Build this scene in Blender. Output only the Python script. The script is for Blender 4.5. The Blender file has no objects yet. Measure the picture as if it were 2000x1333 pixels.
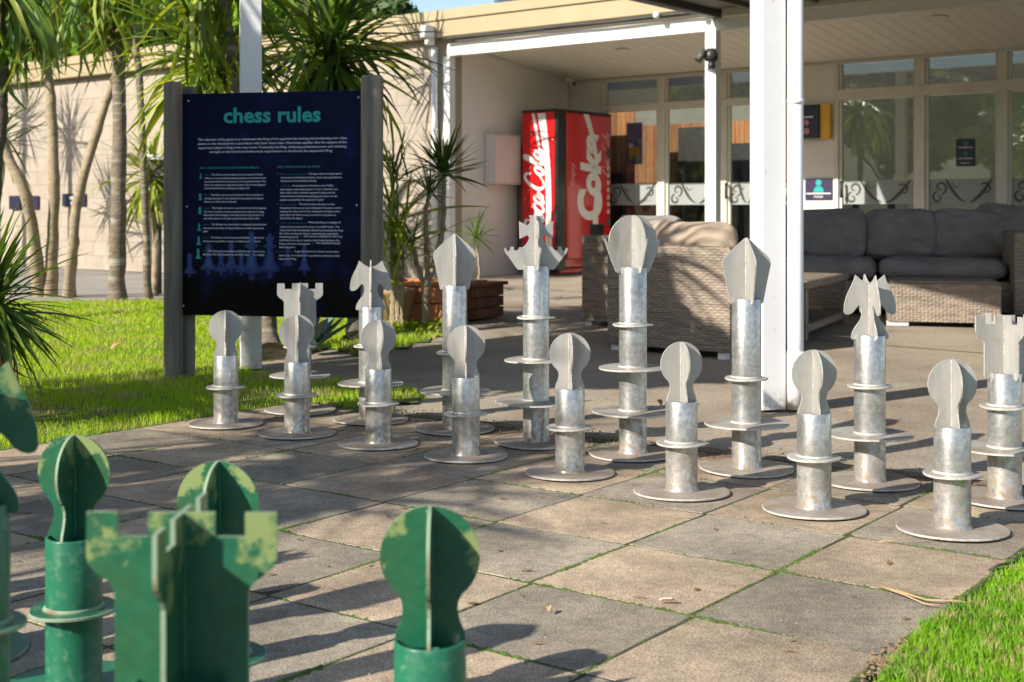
import bpy, math, random
import numpy as np
from mathutils import Matrix, Vector
rnd = random.Random(7)
rng = np.random.default_rng(7)
R = math.radians
scene = bpy.context.scene

# ------------------------------------------------------------ camera, world, sun, exposure
F, HZ, H = 2600.0, 415.0, 0.8
cam_data = bpy.data.cameras.new('camera')
cam = bpy.data.objects.new('camera', cam_data)
scene.collection.objects.link(cam)
cam.location = (0, 0, H)
cam.rotation_euler = (R(90), 0, 0)
cam_data.sensor_width = 36
cam_data.lens = F / 2000 * 36
cam_data.shift_y = -(666.5 - HZ) / 2000
cam_data.clip_end = 800
cam_data.dof.use_dof = True
cam_data.dof.focus_distance = 3.75
cam_data.dof.aperture_fstop = 6.8
scene.camera = cam

world = bpy.data.worlds.new('World')
scene.world = world
world.use_nodes = True
wn = world.node_tree
sky = wn.nodes.new('ShaderNodeTexSky')
sky.sky_type = 'NISHITA'
sky.sun_disc = False
sky.sun_elevation = R(30)
sky.sun_rotation = math.atan2(-.8, -.6)
wn.links.new(sky.outputs[0], wn.nodes['Background'].inputs[0])
wn.nodes['Background'].inputs[1].default_value = 0.115

sun_d = bpy.data.lights.new('sun', 'SUN')
sun = bpy.data.objects.new('sun', sun_d)
scene.collection.objects.link(sun)
sun.rotation_euler = Vector((.8, .6, -.585)).to_track_quat('-Z', 'Y').to_euler()
sun_d.energy = 4.8
sun_d.angle = R(.5)
sun_d.color = (1, .93, .82)
scene.view_settings.view_transform = 'Standard'
scene.view_settings.look = 'None'
scene.view_settings.gamma = 1
scene.view_settings.use_curve_mapping = False
scene.view_settings.exposure = 0.78
scene.cycles.max_bounces = 6
scene.cycles.transparent_max_bounces = 12

# ------------------------------------------------------------ helpers
def link(o):
    scene.collection.objects.link(o)
    return o

def smooth(x):
    x = min(1, max(0, x))
    return x * x * (3 - 2 * x)

def gz(x, y):
    """height of the ground: flat at the board, rising a little to the porch"""
    return .1 * smooth((y - 6.2) / 5.5) * smooth((x + 2.6) / 2.2)

def G(u, v, dz=0.0):
    g = 0
    for _ in range(6):
        Z = F * (H - g) / (v - HZ)
        X = (u - 1000) / F * Z
        g = gz(X, Z)
    return Vector((X, Z, g + dz))

def P(u, v, Z):
    return Vector(((u - 1000) / F * Z, Z, H + (HZ - v) * Z / F))

def tag(o, label, cat, group=None):
    o['label'] = label
    o['category'] = cat
    if group:
        o['group'] = group
    return o

def thing(name, label, cat, loc, rotz=0, group=None):
    o = link(bpy.data.objects.new(name, None))
    o.empty_display_size = .1
    o.location = loc
    o.rotation_euler = (0, 0, rotz)
    return tag(o, label, cat, group)

def frame(name, loc=(0, 0, 0), kind='structure'):
    o = link(bpy.data.objects.new(name, None))
    o.location = loc
    o['kind'] = kind
    return o

class MB:
    def __init__(s):
        s.v, s.f, s.m, s.sm = [], [], [], []
    def add(s, v, f, m=0, smooth_=False):
        k = len(s.v)
        s.v += [tuple(p) for p in v]
        s.f += [tuple(i + k for i in q) for q in f]
        s.m += [m] * len(f)
        s.sm += [smooth_] * len(f)
        return s
    def box(s, c, d, rz=0, m=0, bev=0, M=None):
        x, y, z = d[0] / 2, d[1] / 2, d[2] / 2
        if bev:
            b = min(bev, x * .9, y * .9, z * .9)
            vs = []
            for sx in (-1, 1):
                for sy in (-1, 1):
                    for sz in (-1, 1):
                        vs += [(sx * (x - b), sy * (y - b), sz * z), (sx * (x - b), sy * y, sz * (z - b)), (sx * x, sy * (y - b), sz * (z - b))]
            def i(a, bb, cc, k):
                return ((a > 0) * 4 + (bb > 0) * 2 + (cc > 0)) * 3 + k
            fs = []
            for q in (-1, 1):
                fs.append([i(-1, -1, q, 0), i(1, -1, q, 0), i(1, 1, q, 0), i(-1, 1, q, 0)][::q])
                fs.append([i(-1, q, -1, 1), i(-1, q, 1, 1), i(1, q, 1, 1), i(1, q, -1, 1)][::q])
                fs.append([i(q, -1, -1, 2), i(q, 1, -1, 2), i(q, 1, 1, 2), i(q, -1, 1, 2)][::q])
            for a in (-1, 1):
                for bb in (-1, 1):
                    s1 = a * bb
                    fs.append([i(-1, a, bb, 0), i(1, a, bb, 0), i(1, a, bb, 1), i(-1, a, bb, 1)][::s1])
                    fs.append([i(a, -1, bb, 0), i(a, -1, bb, 2), i(a, 1, bb, 2), i(a, 1, bb, 0)][::s1])
                    fs.append([i(a, bb, -1, 1), i(a, bb, 1, 1), i(a, bb, 1, 2), i(a, bb, -1, 2)][::s1])
                    for cc in (-1, 1):
                        fs.append([i(a, bb, cc, 0), i(a, bb, cc, 1), i(a, bb, cc, 2)][::a * bb * cc])
        else:
            vs = [(-x, -y, -z), (x, -y, -z), (x, y, -z), (-x, y, -z), (-x, -y, z), (x, -y, z), (x, y, z), (-x, y, z)]
            fs = [(0, 3, 2, 1), (4, 5, 6, 7), (0, 1, 5, 4), (1, 2, 6, 5), (2, 3, 7, 6), (3, 0, 4, 7)]
        T = Matrix.Translation(Vector(c)) @ Matrix.Rotation(rz, 4, 'Z')
        if M is not None:
            T = M @ T
        return s.add([T @ Vector(p) for p in vs], fs, m)
    def lathe(s, prof, n=32, c=(0, 0, 0), m=0, caps=True, axis=None):
        T = Matrix.Translation(Vector(c))
        if axis is not None:
            T = T @ Vector(axis).to_track_quat('Z', 'Y').to_matrix().to_4x4()
        vs, fs = [], []
        for r, z in prof:
            for k in range(n):
                a = 2 * math.pi * k / n
                vs.append(T @ Vector((r * math.cos(a), r * math.sin(a), z)))
        for j in range(len(prof) - 1):
            for k in range(n):
                k2 = (k + 1) % n
                fs.append((j * n + k, j * n + k2, (j + 1) * n + k2, (j + 1) * n + k))
        s.add(vs, fs, m, True)
        if caps:
            k0 = len(s.v) - len(vs)
            s.f += [tuple(k0 + i for i in range(n))[::-1], tuple(k0 + (len(prof) - 1) * n + i for i in range(n))]
            s.m += [m, m]
            s.sm += [False, False]
        return s
    def tube(s, pts, rad, n=10, m=0):
        pts = [Vector(p) for p in pts]
        if not hasattr(rad, '__len__'):
            rad = [rad] * len(pts)
        vs, fs = [], []
        up = Vector((.31, .17, .93)).normalized()
        for i, p in enumerate(pts):
            d = (pts[min(i + 1, len(pts) - 1)] - pts[max(i - 1, 0)]).normalized()
            if i == 0:
                if abs(d.dot(up)) > .98:
                    up = Vector((1, 0, 0))
            a = d.cross(up).normalized()
            b = a.cross(d).normalized()
            up = b
            for k in range(n):
                t = 2 * math.pi * k / n
                vs.append(p + (a * math.cos(t) + b * math.sin(t)) * rad[i])
        for j in range(len(pts) - 1):
            for k in range(n):
                k2 = (k + 1) % n
                fs.append((j * n + k, j * n + k2, (j + 1) * n + k2, (j + 1) * n + k))
        k0 = len(s.v)
        s.add(vs, fs, m, True)
        s.f += [tuple(k0 + i for i in range(n))[::-1], tuple(k0 + (len(pts) - 1) * n + i for i in range(n))]
        s.m += [m, m]
        s.sm += [False, False]
        return s
    def plate(s, prof, th, T=None, m=0, me=None):
        """closed outline in local xz, extruded along y by th"""
        T = T or Matrix()
        me = m if me is None else me
        n = len(prof)
        vs = [T @ Vector((x, -th / 2, z)) for x, z in prof] + [T @ Vector((x, th / 2, z)) for x, z in prof]
        k = len(s.v)
        s.add(vs, [tuple(range(n)), tuple(range(n, 2 * n))[::-1]], m)
        s.f += [(k + i, k + n + i, k + n + (i + 1) % n, k + (i + 1) % n) for i in range(n)]
        s.m += [me] * n
        s.sm += [False] * n
        return s
    def mesh(s, name, mats):
        me = bpy.data.meshes.new(name)
        me.from_pydata(s.v, [], s.f)
        for mt in (mats if isinstance(mats, (list, tuple)) else [mats]):
            me.materials.append(mt)
        me.polygons.foreach_set('material_index', s.m)
        me.polygons.foreach_set('use_smooth', s.sm)
        me.update()
        return me
    def build(s, name, mats, parent=None, kind=None, loc=None, rot=None):
        return place(name, s.mesh(name, mats), parent, kind, loc, rot)

def place(name, me, parent=None, kind=None, loc=None, rot=None, scale=None):
    o = link(bpy.data.objects.new(name, me))
    if parent:
        o.parent = parent
    if kind:
        o['kind'] = kind
    if loc is not None:
        o.location = loc
    if rot is not None:
        o.rotation_euler = rot
    if scale is not None:
        o.scale = scale if hasattr(scale, '__len__') else (scale,) * 3
    return o

def np_mesh(name, V, Fc, mat, smooth_=False):
    V = np.asarray(V, dtype=np.float32)
    Fc = np.asarray(Fc, dtype=np.int32)
    me = bpy.data.meshes.new(name)
    me.vertices.add(len(V))
    me.vertices.foreach_set('co', V.ravel())
    k = Fc.shape[1]
    me.loops.add(Fc.size)
    me.loops.foreach_set('vertex_index', Fc.ravel())
    me.polygons.add(len(Fc))
    me.polygons.foreach_set('loop_start', np.arange(0, Fc.size, k, dtype=np.int32))
    me.polygons.foreach_set('loop_total', np.full(len(Fc), k, dtype=np.int32))
    me.polygons.foreach_set('use_smooth', np.full(len(Fc), smooth_))
    me.materials.append(mat)
    me.update(calc_edges=True)
    return me

def copy_tree(o, loc, rotz, label, parent=None):
    c = o.copy()
    link(c)
    if parent:
        c.parent = parent
    else:
        c.location = loc
        c.rotation_euler = (0, 0, rotz)
        c['label'] = label
    for ch in [x for x in scene.collection.objects if x.parent == o]:
        copy_tree(ch, None, 0, None, c)
    return c

# ------------------------------------------------------------ materials
def mat(name, c1, c2=None, rough=.6, metal=0., scale=20., lo=.35, hi=.65, bump=0., bscale=None, c3=None, s3=3., l3=.55, h3=.7,
        speck=0., sscale=300., rand=0., transl=0., coat=0., stretch=None, bdist=.002, world_c=False, spec=.5):
    m = bpy.data.materials.new(name)
    m.use_nodes = True
    t = m.node_tree
    N, L = t.nodes, t.links
    bs = N['Principled BSDF']
    tc = N.new('ShaderNodeTexCoord')
    oi = N.new('ShaderNodeObjectInfo')
    if world_c:
        ge = N.new('ShaderNodeNewGeometry')
        vec = ge.outputs['Position']
    else:
        ad = N.new('ShaderNodeVectorMath'); ad.operation = 'ADD'
        mu = N.new('ShaderNodeVectorMath'); mu.operation = 'SCALE'; mu.inputs[3].default_value = 1
        cx = N.new('ShaderNodeCombineXYZ')
        ml = N.new('ShaderNodeMath'); ml.operation = 'MULTIPLY'; ml.inputs[1].default_value = 37.0
        L.new(oi.outputs['Random'], ml.inputs[0])
        L.new(ml.outputs[0], cx.inputs[0]); L.new(ml.outputs[0], cx.inputs[1])
        L.new(tc.outputs['Object'], ad.inputs[0]); L.new(cx.outputs[0], ad.inputs[1])
        vec = ad.outputs[0]
    if stretch:
        mp = N.new('ShaderNodeMapping')
        mp.inputs['Scale'].default_value = stretch
        L.new(vec, mp.inputs[0])
        vec = mp.outputs[0]
    def noise(sc, det=5.0):
        n = N.new('ShaderNodeTexNoise')
        n.inputs['Scale'].default_value = sc
        n.inputs['Detail'].default_value = det
        L.new(vec, n.inputs['Vector'])
        return n.outputs['Fac']
    def ramp(src, a, b):
        r = N.new('ShaderNodeMapRange')
        r.inputs['From Min'].default_value = a
        r.inputs['From Max'].default_value = b
        L.new(src, r.inputs['Value'])
        return r.outputs[0]
    def mix(fac, a, b, mode='MIX'):
        x = N.new('ShaderNodeMix'); x.data_type = 'RGBA'; x.blend_type = mode
        for sock, val in ((x.inputs[0], fac), (x.inputs[6], a), (x.inputs[7], b)):
            if hasattr(val, 'default_value') or hasattr(val, 'is_linked'):
                L.new(val, sock)
            else:
                sock.default_value = val if not hasattr(val, '__len__') else (*val, 1)
        return x.outputs[2]
    col = (*c1, 1)
    if c2 is not None:
        col = mix(ramp(noise(scale), lo, hi), c1, c2)
    if c3 is not None:
        col = mix(ramp(noise(s3, 6.), l3, h3), col if not isinstance(col, tuple) else c1, c3)
    if speck:
        sp = ramp(noise(sscale, 2.), .3, .7)
        k = N.new('ShaderNodeMapRange')
        k.inputs['To Min'].default_value = 1 - speck
        k.inputs['To Max'].default_value = 1 + speck
        L.new(sp, k.inputs['Value'])
        vm = N.new('ShaderNodeVectorMath'); vm.operation = 'SCALE'
        if isinstance(col, tuple): vm.inputs[0].default_value = c1
        else: L.new(col, vm.inputs[0])
        L.new(k.outputs[0], vm.inputs[3])
        col = vm.outputs[0]
    if rand:
        k = N.new('ShaderNodeMapRange')
        k.inputs['To Min'].default_value = 1 - rand
        k.inputs['To Max'].default_value = 1 + rand
        L.new(oi.outputs['Random'], k.inputs['Value'])
        vm = N.new('ShaderNodeVectorMath'); vm.operation = 'SCALE'
        if isinstance(col, tuple): vm.inputs[0].default_value = c1
        else: L.new(col, vm.inputs[0])
        L.new(k.outputs[0], vm.inputs[3])
        col = vm.outputs[0]
    if isinstance(col, tuple): bs.inputs['Base Color'].default_value = col
    else: L.new(col, bs.inputs['Base Color'])
    bs.inputs['Roughness'].default_value = rough
    bs.inputs['Metallic'].default_value = metal
    bs.inputs['Specular IOR Level'].default_value = spec
    bs.inputs['Coat Weight'].default_value = coat
    if bump:
        b = N.new('ShaderNodeBump')
        b.inputs['Strength'].default_value = bump
        b.inputs['Distance'].default_value = bdist
        L.new(noise(bscale or scale * 2, 4.), b.inputs['Height'])
        L.new(b.outputs[0], bs.inputs['Normal'])
    if transl:
        tr = N.new('ShaderNodeBsdfTranslucent')
        if isinstance(col, tuple): tr.inputs[0].default_value = col
        else:
            br = N.new('ShaderNodeVectorMath'); br.operation = 'MULTIPLY'
            br.inputs[1].default_value = (1.6, 1.5, .6)
            L.new(col, br.inputs[0])
            L.new(br.outputs[0], tr.inputs[0])
        mx = N.new('ShaderNodeMixShader')
        mx.inputs[0].default_value = transl
        L.new(bs.outputs[0], mx.inputs[1]); L.new(tr.outputs[0], mx.inputs[2])
        L.new(mx.outputs[0], N['Material Output'].inputs[0])
    return m

def with_dirt(m, col, z0, z1, strength=.9):
    """brown splash dirt gathering towards the object's own base (object z), broken up by noise"""
    t = m.node_tree; N, L = t.nodes, t.links
    bs = N['Principled BSDF']
    src = bs.inputs['Base Color'].links[0].from_socket
    ge = N.new('ShaderNodeNewGeometry')
    sx = N.new('ShaderNodeSeparateXYZ'); L.new(ge.outputs['Position'], sx.inputs[0])
    mr = N.new('ShaderNodeMapRange'); mr.inputs['From Min'].default_value = z1; mr.inputs['From Max'].default_value = z0
    L.new(sx.outputs[2], mr.inputs['Value'])
    n = N.new('ShaderNodeTexNoise'); n.inputs['Scale'].default_value = 60; n.inputs['Detail'].default_value = 8
    L.new(ge.outputs['Position'], n.inputs['Vector'])
    n2 = N.new('ShaderNodeMapRange'); n2.inputs['From Min'].default_value = .35; n2.inputs['From Max'].default_value = .65
    L.new(n.outputs['Fac'], n2.inputs['Value'])
    a = N.new('ShaderNodeMath'); a.operation = 'MULTIPLY'; L.new(mr.outputs[0], a.inputs[0]); L.new(n2.outputs[0], a.inputs[1])
    b = N.new('ShaderNodeMath'); b.operation = 'MULTIPLY'; L.new(a.outputs[0], b.inputs[0]); b.inputs[1].default_value = strength
    mx = N.new('ShaderNodeMix'); mx.data_type = 'RGBA'
    L.new(b.outputs[0], mx.inputs[0]); L.new(src, mx.inputs[6]); mx.inputs[7].default_value = (*col, 1)
    L.new(mx.outputs[2], bs.inputs['Base Color'])
    iv = N.new('ShaderNodeMapRange'); iv.inputs['To Min'].default_value = bs.inputs['Metallic'].default_value; iv.inputs['To Max'].default_value = 0
    L.new(b.outputs[0], iv.inputs['Value']); L.new(iv.outputs[0], bs.inputs['Metallic'])
    return m

M = {}
M['tube'] = with_dirt(mat('galvanised_tube', (.42, .42, .415), (.60, .595, .58), rough=.33, metal=.8, scale=70, bump=.3, bscale=45, c3=(.33, .32, .30), s3=16, l3=.5, h3=.75, speck=.16, sscale=260), (.24, .175, .12), .0, .20, 1.15)
M['plate'] = with_dirt(mat('galvanised_plate', (.37, .36, .34), (.45, .435, .41), rough=.42, metal=.3, scale=16, stretch=(1.6, 1.6, .45), bump=.35, bscale=55, c3=(.27, .24, .195), s3=14, l3=.55, h3=.8, speck=.05, sscale=300), (.3, .22, .16), -.05, .2, .5)
M['base'] = with_dirt(mat('base_plate_metal', (.31, .295, .27), (.39, .375, .345), rough=.6, metal=.25, scale=12, bump=.15, bscale=80, speck=.08, c3=(.25, .20, .15), s3=10, l3=.45, h3=.7), (.25, .165, .10), -.06, .16, 1.0)
M['edge'] = mat('cut_edge_metal', (.45, .43, .39), (.62, .60, .55), rough=.5, metal=.3, scale=60, bump=.3, bscale=150)
M['weld'] = mat('weld_metal', (.42, .40, .37), (.6, .58, .54), rough=.5, metal=.3, scale=90, bump=.8, bscale=130)
M['green'] = mat('green_paint', (.010, .095, .05), (.014, .12, .062), rough=.34, scale=9, bump=.15, bscale=70, c3=(.03, .09, .035), s3=9, l3=.5, h3=.7, speck=.12, sscale=70)
M['gtube'] = mat('green_paint_tube', (.010, .115, .06), (.018, .15, .08), rough=.35, scale=14, bump=.2, bscale=60, c3=(.09, .20, .12), s3=60, l3=.55, h3=.75, speck=.1, sscale=160)
M['gedge'] = mat('worn_green_edge', (.22, .30, .20), (.20, .16, .09), rough=.7, scale=22, lo=.52, hi=.66, bump=.4)

def tile_mat(name, a, b):
    m = mat(name, a, b, rough=.92, scale=9, lo=.38, hi=.62, bump=.8, bscale=330, bdist=.002, speck=.5, sscale=210, rand=.13, spec=.25)
    t = m.node_tree; N, L = t.nodes, t.links
    bs = N['Principled BSDF']
    src = bs.inputs['Base Color'].links[0].from_socket
    ge = N.new('ShaderNodeNewGeometry')
    def nz(sc, a0, b0, det=8.):
        n = N.new('ShaderNodeTexNoise'); n.inputs['Scale'].default_value = sc; n.inputs['Detail'].default_value = det
        L.new(ge.outputs['Position'], n.inputs['Vector'])
        r = N.new('ShaderNodeMapRange'); r.inputs['From Min'].default_value = a0; r.inputs['From Max'].default_value = b0
        L.new(n.outputs['Fac'], r.inputs['Value'])
        return r.outputs[0]
    # soil stains: everywhere a little, strong on the far ranks where earth has washed over the slabs
    dp = N.new('ShaderNodeVectorMath'); dp.operation = 'DOT_PRODUCT'
    L.new(ge.outputs['Position'], dp.inputs[0]); dp.inputs[1].default_value = (.582, .8132, 0)
    mr = N.new('ShaderNodeMapRange'); mr.inputs['From Min'].default_value = 3.2; mr.inputs['From Max'].default_value = 4.15
    mr.inputs['To Min'].default_value = .22; mr.inputs['To Max'].default_value = 1.25
    L.new(dp.outputs['Value'], mr.inputs['Value'])
    q = N.new('ShaderNodeMath'); q.operation = 'MULTIPLY'; q.use_clamp = True
    L.new(mr.outputs[0], q.inputs[0]); L.new(nz(3.2, .38, .66), q.inputs[1])
    mx = N.new('ShaderNodeMix'); mx.data_type = 'RGBA'
    L.new(q.outputs[0], mx.inputs[0]); L.new(src, mx.inputs[6]); mx.inputs[7].default_value = (.17, .115, .075, 1)
    st = N.new('ShaderNodeMapRange'); st.inputs['To Min'].default_value = .72; st.inputs['To Max'].default_value = 1.12
    L.new(nz(2.6, .35, .62), st.inputs['Value'])
    st2 = N.new('ShaderNodeMapRange'); st2.inputs['To Min'].default_value = .86; st2.inputs['To Max'].default_value = 1.1
    L.new(nz(38, .36, .62), st2.inputs['Value'])
    sm = N.new('ShaderNodeMath'); sm.operation = 'MULTIPLY'; L.new(st.outputs[0], sm.inputs[0]); L.new(st2.outputs[0], sm.inputs[1])
    sv = N.new('ShaderNodeVectorMath'); sv.operation = 'SCALE'; L.new(mx.outputs[2], sv.inputs[0]); L.new(sm.outputs[0], sv.inputs[3])
    mx2 = N.new('ShaderNodeMix'); mx2.data_type = 'RGBA'
    L.new(nz(170, .69, .74, 2.), mx2.inputs[0]); L.new(sv.outputs[0], mx2.inputs[6]); mx2.inputs[7].default_value = (.06, .045, .035, 1)
    mx3 = N.new('ShaderNodeMix'); mx3.data_type = 'RGBA'
    L.new(nz(120, .73, .76, 2.), mx3.inputs[0]); L.new(mx2.outputs[2], mx3.inputs[6]); mx3.inputs[7].default_value = (.6, .56, .48, 1)
    L.new(mx3.outputs[2], bs.inputs['Base Color'])
    return m
M['tile_tan'] = tile_mat('tan_paver', (.46, .355, .245), (.36, .285, .20))
M['tile_grey'] = tile_mat('grey_paver', (.33, .28, .21), (.255, .225, .175))
M['bed'] = mat('moss_and_sand', (.05, .075, .012), (.035, .027, .018), rough=1, scale=7, lo=.42, hi=.58, bump=1, bscale=120, bdist=.006)
M['moss'] = mat('moss', (.10, .17, .018), (.055, .085, .02), rough=1, scale=60, bump=1, bscale=300)
M['soil'] = mat('soil', (.17, .115, .07), (.24, .17, .11), rough=1, scale=25, bump=1, bscale=90, bdist=.01, speck=.4, sscale=150)
M['concrete'] = mat('exposed_aggregate', (.36, .30, .225), (.28, .235, .18), rough=.95, scale=1.6, bump=.8, bscale=140, bdist=.004, speck=.28, sscale=110, c3=(.2, .15, .105), s3=.8, l3=.5, h3=.8, spec=.25)
M['asphalt'] = mat('path_concrete', (.3, .27, .23), (.24, .22, .19), rough=.95, scale=2, bump=.4, bscale=80, speck=.2, sscale=90)
M['lawn'] = mat('lawn_soil', (.12, .19, .018), (.15, .16, .045), rough=1, scale=4, bump=1, bscale=60, bdist=.02)
M['grass'] = mat('grass_blades', (.27, .44, .014), (.40, .52, .025), rough=.55, scale=2.2, lo=.3, hi=.7, transl=.35, c3=(.42, .37, .15), s3=4, l3=.50, h3=.66, spec=.3)
M['grass2'] = mat('grass_blades_near', (.12, .30, .012), (.22, .42, .02), rough=.5, scale=3, transl=.35, c3=(.42, .38, .16), s3=26, l3=.53, h3=.62, spec=.3)
M['block'] = mat('painted_block', (.36, .305, .24), (.32, .27, .215), rough=.85, scale=4, bump=.4, bscale=60, speck=.07, sscale=60, rand=.04)
M['wall_white'] = mat('white_render', (.74, .71, .66), (.69, .66, .61), rough=.8, scale=2, bump=.15, bscale=80)
M['cream'] = mat('cream_board', (.37, .295, .17), (.34, .27, .155), rough=.6, scale=3)
M['white'] = mat('white_paint', (.80, .79, .76), (.74, .73, .70), rough=.4, scale=3, bump=.08, bscale=20, c3=(.55, .52, .46), s3=7, l3=.66, h3=.8)
M['white_post'] = with_dirt(mat('white_post_paint', (.80, .80, .79), (.75, .75, .75), rough=.38, scale=3, bump=.1, bscale=20, c3=(.5, .45, .38), s3=26, l3=.70, h3=.76), (.4, .3, .2), .0, .1, .8)
M['frame'] = mat('window_frame_paint', (.62, .60, .53), (.57, .55, .49), rough=.45, scale=5)
M['soffit'] = mat('soffit_board_paint', (.80, .765, .68), (.77, .735, .65), rough=.6, scale=4, rand=.03)
M['dark'] = mat('dark_metal', (.02, .02, .022), (.035, .035, .035), rough=.45, scale=12)
M['gutter'] = mat('gutter_metal', (.055, .052, .05), (.08, .075, .07), rough=.5, scale=6)
M['canopy'] = mat('canopy_underside', (.10, .09, .08), (.13, .12, .105), rough=.6, scale=3)
M['red'] = mat('red_enamel', (.60, .006, .008), (.55, .006, .008), rough=.25, scale=2, coat=.3)
M['print_white'] = mat('white_print', (.78, .76, .74), (.74, .72, .70), rough=.35, scale=10)
M['print_text'] = mat('white_text_print', (.78, .84, .95), (.72, .8, .95), rough=.35, scale=10)
M['yellow'] = mat('yellow_print', (.75, .42, .02), (.7, .38, .02), rough=.35, scale=10)
M['black'] = mat('black_trim', (.012, .012, .014), (.02, .02, .022), rough=.3, scale=12)
M['wicker'] = mat('wicker_weave', (.27, .215, .165), (.16, .13, .105), rough=.6, scale=30, lo=.35, hi=.65, stretch=(.25, 1, 2), c3=(.34, .27, .2), s3=50, l3=.5, h3=.7, spec=.4)
M['cush'] = mat('charcoal_fabric', (.21, .19, .182), (.26, .24, .23), rough=.95, scale=8, bump=1, bscale=6, bdist=.05, stretch=(1, 1.6, .8), speck=.15, sscale=400)
M['cush_sunlit'] = mat('sunlit_fabric', (.42, .33, .25), (.36, .285, .215), rough=.95, scale=8, bump=.7, bscale=9, bdist=.02)  # beige stands for sunlight on the cushions, put into the fabric colour
M['wood_post'] = mat('weathered_timber', (.28, .25, .20), (.12, .11, .09), rough=.85, scale=18, stretch=(1, 1, .08), bump=.8, bscale=50, bdist=.006, c3=(.32, .19, .08), s3=6, l3=.54, h3=.72)
M['teal'] = mat('teal_print', (.02, .36, .36), (.02, .33, .34), rough=.35, scale=5)
M['teal_dim'] = mat('dim_teal_print', (.012, .14, .16), (.01, .12, .15), rough=.35, scale=5)
M['blue_fig'] = mat('blue_figure_print', (.002, .012, .09), (.03, .11, .36), rough=.3, scale=26, lo=.3, hi=.75, stretch=(.5, 1, 1.4))
M['blue_mid'] = mat('mid_blue_print', (.003, .016, .11), (.010, .045, .22), rough=.35, scale=40, stretch=(.4, 1, 1.6))
M['blue_dim'] = mat('dim_blue_print', (.004, .012, .09), (.008, .02, .13), rough=.3, scale=10)
M['screw'] = mat('screw_head', (.7, .7, .7), (.6, .6, .6), rough=.3, metal=.8)
M['bark'] = mat('bark', (.21, .165, .12), (.13, .105, .08), rough=.95, scale=14, stretch=(.6, .6, 3), bump=1, bscale=28, bdist=.012, c3=(.33, .31, .25), s3=6, l3=.52, h3=.66)
M['bark_l'] = mat('pale_bark', (.36, .285, .19), (.27, .21, .14), rough=.95, scale=12, stretch=(1, 1, 2.5), bump=.9, bscale=30, bdist=.008, c3=(.2, .15, .1), s3=9, l3=.6, h3=.7)
M['bark_d'] = mat('dark_bark', (.075, .06, .045), (.12, .10, .08), rough=.95, scale=14, bump=1, bscale=28, bdist=.012)
M['leaf_d'] = mat('dark_green_leaf', (.045, .095, .016), (.08, .14, .022), rough=.42, scale=6, rand=.35, transl=.25)
M['leaf_y'] = mat('yellow_green_leaf', (.20, .28, .02), (.32, .36, .045), rough=.45, scale=5, rand=.35, transl=.35)
M['leaf_m'] = mat('mid_green_leaf', (.085, .165, .018), (.14, .22, .025), rough=.42, scale=6, rand=.35, transl=.3)
M['leaf_dry'] = mat('dry_leaf', (.22, .11, .04), (.3, .2, .09), rough=.8, scale=8, rand=.3, transl=.2)
M['leaf_b'] = mat('blue_green_leaf', (.07, .16, .14), (.1, .2, .18), rough=.4, scale=6, rand=.2)
M['fol'] = mat('tree_foliage', (.12, .26, .012), (.26, .42, .02), rough=.55, scale=1.6, transl=.4, world_c=True)
M['fol_d'] = mat('dark_foliage', (.028, .065, .012), (.06, .12, .02), rough=.55, scale=1.2, transl=.3, world_c=True)
M['terra'] = mat('terracotta', (.48, .19, .085), (.40, .15, .065), rough=.85, scale=9, bump=.2, bscale=60, rand=.08)
M['brownwood'] = mat('red_brown_timber', (.24, .095, .045), (.16, .062, .03), rough=.7, scale=9, stretch=(1, 1, .2), bump=.3, rand=.15)
M['pot'] = mat('tan_pot', (.34, .23, .12), (.25, .17, .09), rough=.85, scale=9, bump=.3)
M['panel'] = mat('timber_panel', (.42, .18, .065), (.28, .11, .04), rough=.5, scale=7, stretch=(3, 3, .35), rand=.3)
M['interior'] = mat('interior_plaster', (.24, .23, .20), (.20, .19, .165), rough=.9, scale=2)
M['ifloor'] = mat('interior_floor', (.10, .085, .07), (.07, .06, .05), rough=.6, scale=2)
M['frost'] = mat('frosted_vinyl', (.52, .56, .55), (.48, .52, .51), rough=.7, scale=3)
M['swirl'] = mat('dark_cutout_fill', (.05, .045, .04), (.035, .03, .03), rough=.4, scale=5)
M['navy'] = mat('navy_sign', (.012, .012, .035), (.016, .014, .04), rough=.4, scale=5)
M['purple'] = mat('purple_sign', (.022, .015, .06), (.02, .013, .05), rough=.4, scale=5)
M['roofing'] = mat('roof_sheet', (.09, .085, .08), (.12, .11, .10), rough=.7, scale=2)
M['ground'] = mat('bare_ground', (.16, .13, .09), (.12, .10, .07), rough=1, scale=.6, bump=.5)
M['slatblue'] = mat('blue_grey_shutter', (.10, .13, .19), (.08, .11, .17), rough=.5, scale=5, rand=.1)
M['box_paint'] = mat('meter_box_paint', (.56, .50, .46), (.52, .47, .43), rough=.5, scale=4)

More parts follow.
